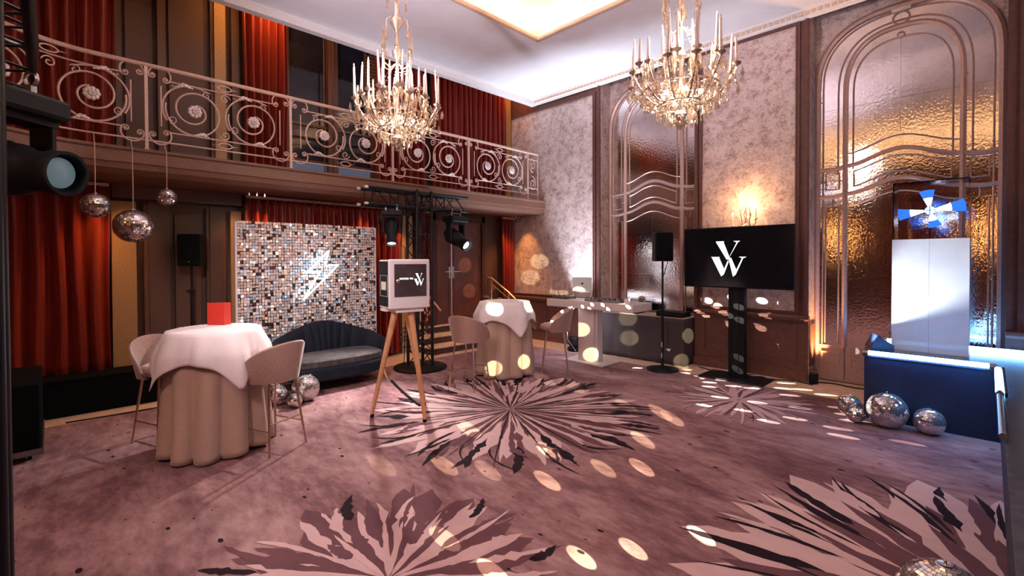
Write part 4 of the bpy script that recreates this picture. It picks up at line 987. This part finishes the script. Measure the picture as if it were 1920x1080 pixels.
for a_deg, r1, wdg in ((97, .235, 17), (8, .30, 14), (187, .285, 14), (-76, .20, 18)):
    a = radians(a_deg); n = 8
    def wedge(r0, r1, mat):
        pts = []
        for i in range(n+1): q = a+radians(wdg)*(2*i/n-1); pts.append((r1*cos(q), r1*sin(q)))
        for i in range(n, -1, -1): q = a+radians(wdg)*(2*i/n-1); pts.append((r0*cos(q), r0*sin(q)))
        m = MB(); N = n+1
        for y in (0, .004):
            pass
        vs = [(p[0], 0, cz+p[1]) for p in pts]+[(p[0], .004, cz+p[1]) for p in pts]; K = len(pts); fs = []
        for i in range(n): fs += [(i, i+1, K-2-i, K-1-i), (K+i, K+K-1-i, K+K-2-i, K+i+1)]
        fs += [(i, K+i, K+(i+1) % K, (i+1) % K) for i in range(K)]
        return m.add(vs, fs).build('blade', mat, fan)
    wedge(.012, r1*.62, 'blade_white'); wedge(r1*.62, r1, 'blade_blue')
MB().lathe([(.001, 0), (.045, 0), (.045, .015), (.001, .018)], 20, (0, .005, cz), Matrix.Rotation(radians(-90), 3, 'X')).build('hub', 'led_blue', fan, True)
MB().tube([(.0, -.004, cz+.055), (.0, -.004, cz-.055)], .004, 6).tube([(-.055, -.004, cz), (.055, -.004, cz)], .004, 6).build('spindle', 'stage_blue', fan, True)

# ---- mirror balls
def disco(label, c, R, group, hang=None, seed=0, squash=1):
    rows = max(12, int(pi*R/.019)); m = MB(); rnd = random.Random(seed); mc = MB()
    t = thing('mirror_ball', label, 'mirror ball', (c[0], c[1], c[2]-R), 0, group)
    Rot = Matrix.Rotation(rnd.uniform(0, 6), 3, 'Z') if hang else Matrix.Rotation(rnd.uniform(-.7, .7), 3, 'X') @ Matrix.Rotation(rnd.uniform(0, 6), 3, 'Z')
    cc = Vector((0, 0, R))
    for j in range(rows):
        th0 = pi*(j+.06)/rows; th1 = pi*(j+.94)/rows; n = max(4, int(2*pi*R*sin((th0+th1)/2)/(pi*R/rows)))
        for i in range(n):
            p0 = 2*pi*(i+.05)/n; p1 = 2*pi*(i+.95)/n
            q = [Vector((sin(a)*cos(b), sin(a)*sin(b), cos(a)))*R for a, b in ((th0, p0), (th1, p0), (th1, p1), (th0, p1))]
            ctr = sum(q, Vector())/4; J = Matrix.Rotation(rnd.gauss(0, .055), 3, ctr.cross(Vector((.3, .5, .81))).normalized())
            m.add([cc+Rot @ (ctr+J @ (x-ctr)) for x in q], [(0, 1, 2, 3)])
    MB().ball(cc, R*.982, 28, 16).build('core', 'black_paint', t, True)
    o = m.build('mirror_tiles', 'ball_mirror', t); o['kind'] = 'stuff'
    ax = Rot @ Vector((0, 0, 1))
    cap = MB().lathe([(R*.16, R*.97), (R*.15, R*1.02), (.006, R*1.03), (.006, R*1.10), (.001, R*1.11)], 14, cc, Rot).build('cap', 'chrome', t, True)
    if hang: MB().tube([(0, 0, R*2.05), (.002, .002, R*2+.2), (0, 0, 3.03-c[2]+R), (-.055, 0, 3.05-c[2]+R), (-.12, 0, 3.15-c[2]+R)], .0045, 6).build('string', 'rail_paint', t, True)
    return t
disco('small hanging mirror ball in front of the left red curtain', (-6.70, .354, 2.35), .13, None, 3.15, 1)
disco('largest mirror ball hanging from the balcony', (-6.70, .668, 2.145), .184, None, 3.15, 2)
disco('smallest hanging mirror ball, furthest right of the three on strings', (-6.70, .977, 2.494), .099, None, 3.15, 3)
disco('big floor mirror ball beside the left end of the sofa', (-5.98, 2.26, .164), .164, None, None, 4)
disco('medium mirror ball left of the big one by the sofa, seen behind the stool legs', (-6.06, 1.95, .118), .118, None, None, 5)
disco('smallest mirror ball in the floor cluster by the sofa', (-5.80, 2.06, .085), .085, None, None, 6)
disco('mirror ball at the back of the floor cluster by the sofa', (-6.30, 2.02, .11), .11, None, None, 7)
disco('leftmost mirror ball on the floor by the stage', (-1.09, 6.36, .115), .115, None, None, 8)#, .122, None, None, 8)
disco('smallest mirror ball on the floor by the stage', (-.995, 6.13, .09), .09, None, None, 9)#, .098, None, None, 9)
disco('biggest mirror ball on the floor by the stage', (-.735, 6.18, .18), .18, None, None, 10)#, .20, None, None, 10)
disco('rightmost mirror ball on the floor by the stage', (-.41, 6.22, .13), .13, None, None, 11)#, .14, None, None, 11)
disco('large mirror ball cut off by the bottom edge, nearest the viewer', (-.13, 2.86, .185), .185, None, None, 12)#, .21, None, None, 12)

# ---- chandeliers
ME_drop = MB().lathe([(.0005, 0), (.006, .006), (.013, .022), (.015, .038), (.010, .062), (.003, .085), (.001, .09)], 6).mesh('crystal_drop', 'crystal')
ME_prism = MB().lathe([(.0005, 0), (.008, .012), (.009, .08), (.004, .10), (.001, .102)], 6).mesh('crystal_prism', 'crystal')
ME_disc = MB().ball((0, 0, 0), .028, 8, 5, (1, .45, 1.35)).mesh('crystal_plate', 'crystal')
ME_cand = MB().tube([(0, 0, 0), (0, 0, .30)], .0115, 10, False, [.0135, .0095]).mesh('candle', 'candle_wax', True)
ME_tip = MB().ball((0, 0, .02), .0075, 8, 6, (1, 1, 2.2)).mesh('candle_bulb', 'white_plastic', True)
ME_cup = MB().lathe([(.006, -.035), (.012, -.02), (.034, -.008), (.040, .004), (.030, .006), (.018, .012), (.016, .035), (.012, .036)], 12).mesh('bobeche', 'chandelier_brass', True)
ME_bulb = MB().ball((0, 0, 0), .020, 12, 8).mesh('bulb', 'bulb', True)
def chandelier(label, x, y, zb, rz, seed):
    rnd = random.Random(seed); t = thing('chandelier', label, 'chandelier', (x, y, zb), rz, 'crystal chandeliers')
    top = 5.61-zb
    MB().lathe([(.004, .06), (.035, .09), (.06, .13), (.02, .17), (.03, .30), (.05, .36), (.02, .42), (.018, .60), (.045, .66), (.02, .72), (.014, .95), (.05, 1.02), (.055, 1.05), (.014, 1.09), (.014, 1.25), (.04, 1.30), (.075, 1.36), (.03, 1.42), (.02, 1.6), (.045, 1.66), (.012, 1.72), (.010, 2.1)], 16).build('stem', 'chandelier_brass', t, True)
    MB().tube([(0, 0, 2.1), (0, 0, top)], .008, 8).build('chain', 'chandelier_brass', t, True)
    MB().lathe([(.02, top-.08), (.07, top-.03), (.08, top)], 20).build('ceiling_rose', 'chandelier_brass', t, True)
    def arm(a, r, z, za=.36):
        c, s_ = cos(a), sin(a); P = []
        for i in range(15):
            u = i/14; rr = .03+(r-.03)*u; zz = za+.16*sin(u*pi*1.0)*(-1 if u < .999 else 0)+(z-za)*u**2; P.append((rr*c, rr*s_, zz))
        m = MB().tube(P, .007, 6)
        q = spiral(.008, .045, 1.4, 2, 16); m.tube([((r*.62+p[0])*c, (r*.62+p[0])*s_, P[9][2]+.05+p[1]) for p in q], .005, 5)
        for _ in range(5):
            u = rnd.uniform(.3, 1); i = int(u*14); m.ball(P[i], .013, 7, 4, (1, 1, .8))
        return m.build('arm', 'chandelier_brass', t, True)
    tiers = ((12, .44, .50, 0), (8, .30, .60, .2), (5, .15, .66, .5))
    for n, r, z, off in tiers:
        for k in range(n):
            a = 2*pi*k/n+off+rnd.uniform(-.05, .05); rr = r*rnd.uniform(.94, 1.06); z_ = z+rnd.uniform(-.03, .03); arm(a, rr, z_-.03)
            p = (rr*cos(a), rr*sin(a), z_); put('bobeche', ME_cup, t, p)
            sz = rnd.uniform(.82, 1.08) if rnd.random() > .15 else .6
            tilt = (rnd.uniform(-.04, .04), rnd.uniform(-.04, .04), 0)
            c = put('candle', ME_cand, t, (p[0], p[1], p[2]+.02), tilt, (1, 1, sz)); put('candle_bulb', ME_tip, c, (0, 0, .30))
            for q in range(3):
                b = a+rnd.uniform(-.12, .12); put('crystal_drop', ME_drop, t, (p[0]+.045*cos(b+q*2.1), p[1]+.045*sin(b+q*2.1), z_-.12-rnd.uniform(0, .04)), (0, 0, rnd.uniform(0, 3)), [rnd.uniform(.8, 1.3)]*3)
    # crown ring and hanging prisms
    for r, z in ((.32, .36), (.20, .22)):
        MB().tube([(r*cos(2*pi*i/36), r*sin(2*pi*i/36), z) for i in range(36)], .007, 6, True).build('ring', 'chandelier_brass', t, True)
    for n, r, z, me in ((26, .335, .24, ME_prism), (22, .27, .16, ME_drop), (18, .20, .10, ME_prism), (14, .13, .05, ME_drop), (20, .40, .32, ME_drop), (14, .44, .22, ME_drop)):
        for k in range(n):
            a = 2*pi*k/n+rnd.uniform(-.06, .06); s_ = rnd.uniform(.8, 1.4); rr = r*rnd.uniform(.92, 1.08)
            put('crystal_drop' if me is ME_drop else 'crystal_prism', me, t, (rr*cos(a), rr*sin(a), z+rnd.uniform(-.03, .03)), (rnd.uniform(-.08, .08), rnd.uniform(-.08, .08), a), (s_, s_, s_))
    for k in range(16):
        a = 2*pi*k/16; rr = .37*rnd.uniform(.8, 1.1); put('crystal_plate', ME_disc, t, (rr*cos(a), rr*sin(a), .30+rnd.uniform(-.1, .12)), (0, 0, a+pi/2), [rnd.uniform(.8, 1.4)]*3)
    # bead swags
    m = MB()
    for k in range(14):
        a0 = 2*pi*k/14; a1 = 2*pi*(k+1.6)/14
        for i in range(13):
            u = i/12; a = a0+(a1-a0)*u; r = .43-.10*u; m.ball((r*cos(a), r*sin(a), .46-.13*sin(pi*u)-.12*u), .009, 6, 4)
        for i in range(14):
            u = i/13; r = .045+.30*u; a = a0; m.ball((r*cos(a), r*sin(a), 1.0-.5*u**.6), .0055, 5, 3)
        for i in range(10):
            u = i/9; r = .32*(1-u)+.05; m.ball((r*cos(a0+.2), r*sin(a0+.2), .34-.28*u**1.3), .010, 6, 4)
    o = m.build('bead_swags', 'crystal', t, True); o['kind'] = 'stuff'
    # glass spires of the upper tier
    for k in range(6):
        a = 2*pi*k/6+.3; c, s_ = cos(a), sin(a)
        MB().lathe([(.012, 0), (.022, .02), (.03, .06), (.018, .09), (.024, .14), (.012, .19), (.016, .22), (.004, .28)], 10, (.16*c, .16*s_, 1.0)).build('spire', 'crystal', t, True)
        MB().tube([(.02*c, .02*s_, .92), (.08*c, .08*s_, .86), (.15*c, .15*s_, .90), (.16*c, .16*s_, 1.0)], .006, 6).build('spire_arm', 'chandelier_brass', t, True)
        MB().tube([(.02*c, .02*s_, 1.32), (.07*c, .07*s_, 1.40), (.12*c, .12*s_, 1.36), (.13*c, .13*s_, 1.28)], .005, 6).build('upper_arm', 'chandelier_brass', t, True)
        for z, r in ((1.18, .13), (1.50, .11)): put('crystal_drop', ME_drop, t, (r*c, r*s_, z), (0, 0, a), (1.2, 1.2, 1.2))
    MB().ball((0, 0, .035), .042, 12, 8).build('finial_ball', 'crystal', t, True)
    for k in range(6):
        a = 2*pi*k/6+.5; p = (.17*cos(a), .17*sin(a), .31); b = put('bulb', ME_bulb, t, p)
    lamp('POINT', 'chandelier_light', (x, y, zb+.30), 42, (1, .84, .70), shadow_soft_size=.10); lamp('POINT', 'chandelier_light', (x+.10, y-.05, zb+.78), 26, (1, .84, .70), shadow_soft_size=.05)
    return t
chandelier('crystal chandelier with candles hanging in front of the balcony', -4.435, 2.659, 2.92, .2, 31)
chandelier('crystal chandelier with candles hanging in front of the right hand mirror wall', -1.972, 4.093, 2.93, .7, 32)

# ---- near left: truss, moving head and flight case close to the viewer
nt_ = thing('near_truss', 'dark lighting truss at the left edge, nearest the viewer', 'truss', (0, 0, 0))
for (x, y) in ((-2.66, -.15), (-2.66, -.42), (-2.94, -.15), (-2.94, -.42)): MB().tube([(x, y, 0), (x, y, 3.25)], .025, 10).build('chord', 'black_metal', nt_, True)
for (y, z) in ((-.06, 2.95), (-.36, 2.95), (-.06, 3.22), (-.36, 3.22)): MB().tube([(-2.5, y, z), (-4.75, y, z)], .025, 10).build('cross_chord', 'black_metal', nt_, True)
m = MB()
for i in range(9):
    x0 = -2.55-.24*i; x1 = x0-.24
    for y in (-.06, -.36): m.tube([(x0, y, 2.95 if i % 2 else 3.22), (x1, y, 3.22 if i % 2 else 2.95)], .009, 6)
    for z in (2.95, 3.22): m.tube([(x0, -.06 if i % 2 else -.36, z), (x1, -.36 if i % 2 else -.06, z)], .009, 6)
for i in range(12):
    z0 = .1+.24*i
    for y in (-.15, -.42): m.tube([(-2.66 if i % 2 else -2.94, y, z0), (-2.94 if i % 2 else -2.66, y, z0+.24)], .009, 6)
m.build('lacing', 'black_metal', nt_, True)
MB().lathe([(.40, 0), (.40, .03), (.01, .03)], 40, (-2.80, -.28, 0)).build('base_plate', 'black_metal', nt_, True)
moving_head('large black moving head light close to the viewer at the upper left', (-4.12, -.17, 2.89), radians(40), radians(84), 0, 1.45, 'lens_soft', .062)
fc = thing('flight_case', 'black flight case with metal edges on the carpet at the left edge', 'case', (-6.35, -.45, .06))
MB().box((-.55, -.40, 0), (.50, .38, .62), .015).build('case_body', 'black_cloth', fc)
MB().box((-.56, -.41, 0), (.51, .39, .05)).build('edge_profile', 'grey_metal', fc)
for x in (-.45, .40):
    for y in (-.32, .30): MB().lathe([(.03, -.015), (.03, .015)], 14, (x, y, -.03), Matrix.Rotation(pi/2, 3, 'X')).build('castor', 'black_metal', fc, True)
dp = thing('low_platform', 'long black platform below the left red curtain', 'platform', (0, 0, 0))
MB().box((-7.71, -4.0, 0), (-7.28, 1.72, .40)).build('skirt', 'black_cloth', dp); MB().box((-7.71, -4.0, .40), (-7.26, 1.74, .42)).build('top_board', 'black_cloth', dp)

# ---- cables and small floor things
def cable(name, label, pts, r, mat='black_paint'):
    P = []; pts = [Vector(p) for p in pts]
    for i in range(len(pts)-1):
        p0 = pts[max(0, i-1)]; p1, p2 = pts[i], pts[i+1]; p3 = pts[min(len(pts)-1, i+2)]
        for k in range(6):
            t = k/6; P.append(.5*((2*p1)+(-p0+p2)*t+(2*p0-5*p1+4*p2-p3)*t*t+(-p0+3*p1-3*p2+p3)*t**3))
    P.append(pts[-1]); return tag(MB().tube(P, r, 6).build(name, mat, None, True), label, 'cable')
cable('floor_cable', 'thick black line on the carpet running from the truss base to the photo booth', [(-6.05, 3.50, .016), (-5.6, 3.36, .016), (-5.1, 3.22, .016), (-4.78, 3.14, .016)], .016)  # raised dark line across the carpet, truss base to booth
cable('floor_cable', 'thin black cable along the stone strip under the television', [(-3.3, 7.5, .012), (-2.9, 7.35, .012), (-2.5, 7.52, .012), (-2.2, 7.44, .012), (-1.95, 7.56, .012), (-1.7, 7.5, .012)], .008)
cable('floor_cable', 'pale cable curving beside the television stand', [(-2.55, 7.40, .012), (-2.35, 7.46, .03), (-2.15, 7.36, .012), (-1.95, 7.45, .012)], .006, 'grey_metal')
cable('floor_cable', 'black cable along the foot of the mirror door by the stage', [(-1.72, 7.70, .012), (-1.5, 7.78, .012), (-1.25, 7.72, .012), (-.97, 7.80, .012)], .009)
cable('floor_cable', 'thin dark cable lying on the left floor strip behind the stools', [(-6.98, .1, .012), (-6.95, .5, .012), (-6.93, .9, .012), (-6.9, 1.3, .012), (-6.95, 1.9, .012)], .008)
ub = thing('small_uplighter', 'small black uplighter at the foot of the mirror reveal', 'floor light', (-1.72, 7.62, 0))
MB().box((-.05, -.05, 0), (.05, .05, .15), .01).build('body', 'black_paint', ub); MB().tube([(-.045, 0, .15), (-.04, 0, .2), (.04, 0, .2), (.045, 0, .15)], .005, 6).build('handle', 'black_paint', ub, True)

# ---- far side of the room, seen only in the mirrors
curtain('red curtain on the wall behind the photographer, left one', -6.8, -5.2, 0, 4.6, -5.10, .05, .15, 21, axis='x')
curtain('red curtain on the wall behind the photographer, middle one', -2.4, -1.0, 0, 4.6, -5.10, .05, .15, 22, axis='x')
curtain('red curtain on the wall behind the photographer, right one', 1.2, 2.6, 0, 4.6, -5.10, .05, .15, 23, axis='x')
for x in (-4.0, .1, 3.4): lamp('POINT', 'rear_fill_light', (x, -4.75, 2.6), 20, ORANGE, shadow_soft_size=.1)  # unseen lamps added to warm the mirror reflections

# ---- spots thrown by the moving head on the cross truss (a dotted gobo in its beam)
GP = Vector((-6.02, 4.97, 1.93))
def gobo(pos, targets, energy, color):
    l = bpy.data.lights.new('gobo_beam', 'POINT'); l.energy = energy; l.color = color; l.shadow_soft_size = 0
    o = bpy.data.objects.new('gobo_beam', l); COL.objects.link(o); o.location = pos
    l.use_nodes = True; t = l.node_tree; em = t.nodes['Emission']; tc = t.nodes.new('ShaderNodeTexCoord'); acc = None
    for (p, r, s_) in targets:
        d = (Vector(p)-Vector(pos)).normalized()
        vm = t.nodes.new('ShaderNodeVectorMath'); vm.operation = 'DOT_PRODUCT'; t.links.new(tc.outputs['Normal'], vm.inputs[0]); vm.inputs[1].default_value = d
        mr_ = t.nodes.new('ShaderNodeMapRange'); mr_.interpolation_type = 'SMOOTHSTEP'; c1 = cos(radians(r)); c0 = cos(radians(r*1.18))
        mr_.inputs['From Min'].default_value = c0; mr_.inputs['From Max'].default_value = c1; mr_.inputs['To Max'].default_value = s_
        t.links.new(vm.outputs['Value'], mr_.inputs['Value'])
        if acc is None: acc = mr_.outputs[0]
        else:
            ad = t.nodes.new('ShaderNodeMath'); ad.operation = 'ADD'; t.links.new(acc, ad.inputs[0]); t.links.new(mr_.outputs[0], ad.inputs[1]); acc = ad.outputs[0]
    t.links.new(acc, em.inputs['Strength']); return o
gobo((1.7, 1.3, 1.65), [((-3.258,2.383,0.000),0.72,0.8),((-2.917,2.580,0.000),0.72,0.45),((-2.450,2.793,0.000),0.72,1.0),((-3.640,2.001,0.000),0.72,0.3),((-2.263,3.292,0.000),0.72,0.55),((-2.046,3.538,0.000),0.72,1.0),((-2.350,4.083,0.000),0.72,0.7),((-3.786,3.078,-0.000),0.72,1.0),((-2.814,3.224,0.000),0.72,1.0),((-1.672,2.208,0.000),0.72,1.0),((-1.501,2.496,0.000),0.72,1.0),((-2.393,1.747,-0.000),0.72,0.4),((-1.947,1.750,0.000),0.72,0.6),((-2.637,4.972,0.000),0.72,1.0),((-3.016,4.872,0.000),0.72,0.5),((-5.523,4.010,0.000),0.72,0.35),((-4.581,5.157,0.000),0.72,0.5),((-4.079,5.197,0.000),0.72,0.5),((-1.272,2.922,0.000),0.72,1.0),((-2.448,4.878,0.000),0.72,1.0),((-7.800,6.275,1.651),0.75,0.5),((-7.800,6.388,1.091),0.75,0.5),((-6.937,7.660,1.724),0.80,0.6),((-7.212,7.660,1.366),0.80,0.6),((-6.378,7.660,1.059),0.80,0.6),((-4.926,6.500,0.552),0.75,0.9),((-4.692,6.500,0.153),0.75,0.9),((-4.510,7.320,0.708),0.80,1.2),((-4.478,7.320,0.360),0.80,1.2),((-3.340,7.320,0.526),0.80,1.2),((-3.491,7.320,0.092),0.80,1.2),((-5.332,4.762,1.021),0.75,0.9),((-4.922,5.179,1.067),0.75,0.9),((-5.001,5.081,0.207),0.75,0.9),((-5.341,4.733,0.112),0.75,0.9)], 5000, (1, .90, .55))
gobo(GP, [((-3.246,7.640,1.085),0.65,0.8),((-3.090,7.640,1.008),0.63,0.8),((-2.874,7.640,1.157),0.61,0.8),((-2.444,7.640,1.132),0.57,0.8),((-2.152,7.640,1.102),0.54,0.8),((-3.298,7.640,0.854),0.65,0.8),((-2.890,7.640,0.886),0.61,0.8),((-2.281,7.640,0.903),0.55,0.8),((-2.465,7.640,0.726),0.56,0.8),((-2.906,7.640,0.724),0.60,0.8),((-2.046,7.640,0.713),0.52,0.8),((-2.178,7.640,0.463),0.53,0.8),((-2.471,7.640,0.352),0.55,0.8),((-2.050,7.640,0.207),0.51,0.8),((-2.587,7.180,1.058),0.55,0.8),((-2.564,7.180,0.865),0.54,0.8),((-2.584,7.180,0.314),0.52,0.8),((-2.606,7.180,0.137),0.52,0.8),((-4.801,6.380,0.965),0.60,0.5),((-4.605,6.380,1.014),0.57,0.5),((-4.395,6.380,1.019),0.54,0.5),((-4.293,6.380,0.957),0.52,0.5),((-4.659,6.380,0.939),0.57,0.5),((-4.309,6.329,0.000),0.84,1.4),((-4.176,6.207,0.000),0.84,1.4),((-4.099,6.434,0.000),0.79,1.4),((-3.953,6.234,0.000),0.79,1.4),((-3.881,6.499,0.000),0.76,1.4),((-3.984,6.754,0.000),0.74,1.4),((-3.738,6.493,0.000),0.73,1.4),((-3.806,6.775,0.000),0.71,1.4),((-3.576,6.606,0.000),0.69,1.4),((-3.338,7.185,0.000),0.61,1.4),((-3.010,7.409,0.000),0.56,1.4),((-3.284,6.942,0.000),0.63,1.4),((-3.141,6.850,0.000),0.63,1.4),((-3.012,6.798,0.000),0.61,1.4),((-2.994,6.599,0.000),0.63,1.4),((-2.788,6.678,0.000),0.59,1.4),((-2.694,6.453,0.000),0.59,1.4),((-2.701,6.932,0.000),0.58,1.4),((-2.471,6.713,0.000),0.56,1.4),((-2.251,6.778,0.000),0.53,1.4),((-1.937,7.053,0.000),0.49,1.4),((-1.994,7.383,0.000),0.48,1.4),((-1.744,7.170,0.000),0.48,1.4),((-1.796,6.768,0.000),0.49,1.4),((-1.458,7.104,0.000),0.46,1.4),((-1.221,6.601,0.000),0.45,1.4),((-1.103,6.369,0.000),0.45,1.4),((-1.018,6.157,-0.000),0.45,1.4),((-1.552,6.271,0.000),0.49,1.4),((-1.488,5.809,0.000),0.49,1.4),((-1.092,5.788,0.000),0.46,1.4),((-0.978,6.198,0.000),0.45,1.4),((-1.005,5.563,0.000),0.46,1.4),((-0.541,5.796,0.000),0.41,1.4),((-0.337,6.190,0.000),0.40,1.4),((-0.188,6.243,0.000),0.40,1.4),((-0.007,6.330,0.000),0.38,1.4),((-1.977,6.140,0.000),0.53,1.4),((-1.981,5.706,0.000),0.54,1.4),((-2.389,6.047,0.000),0.58,1.4),((-2.393,5.579,0.000),0.59,1.4),((-1.667,5.511,0.000),0.51,1.4)], 3800, (1, .95, .82))
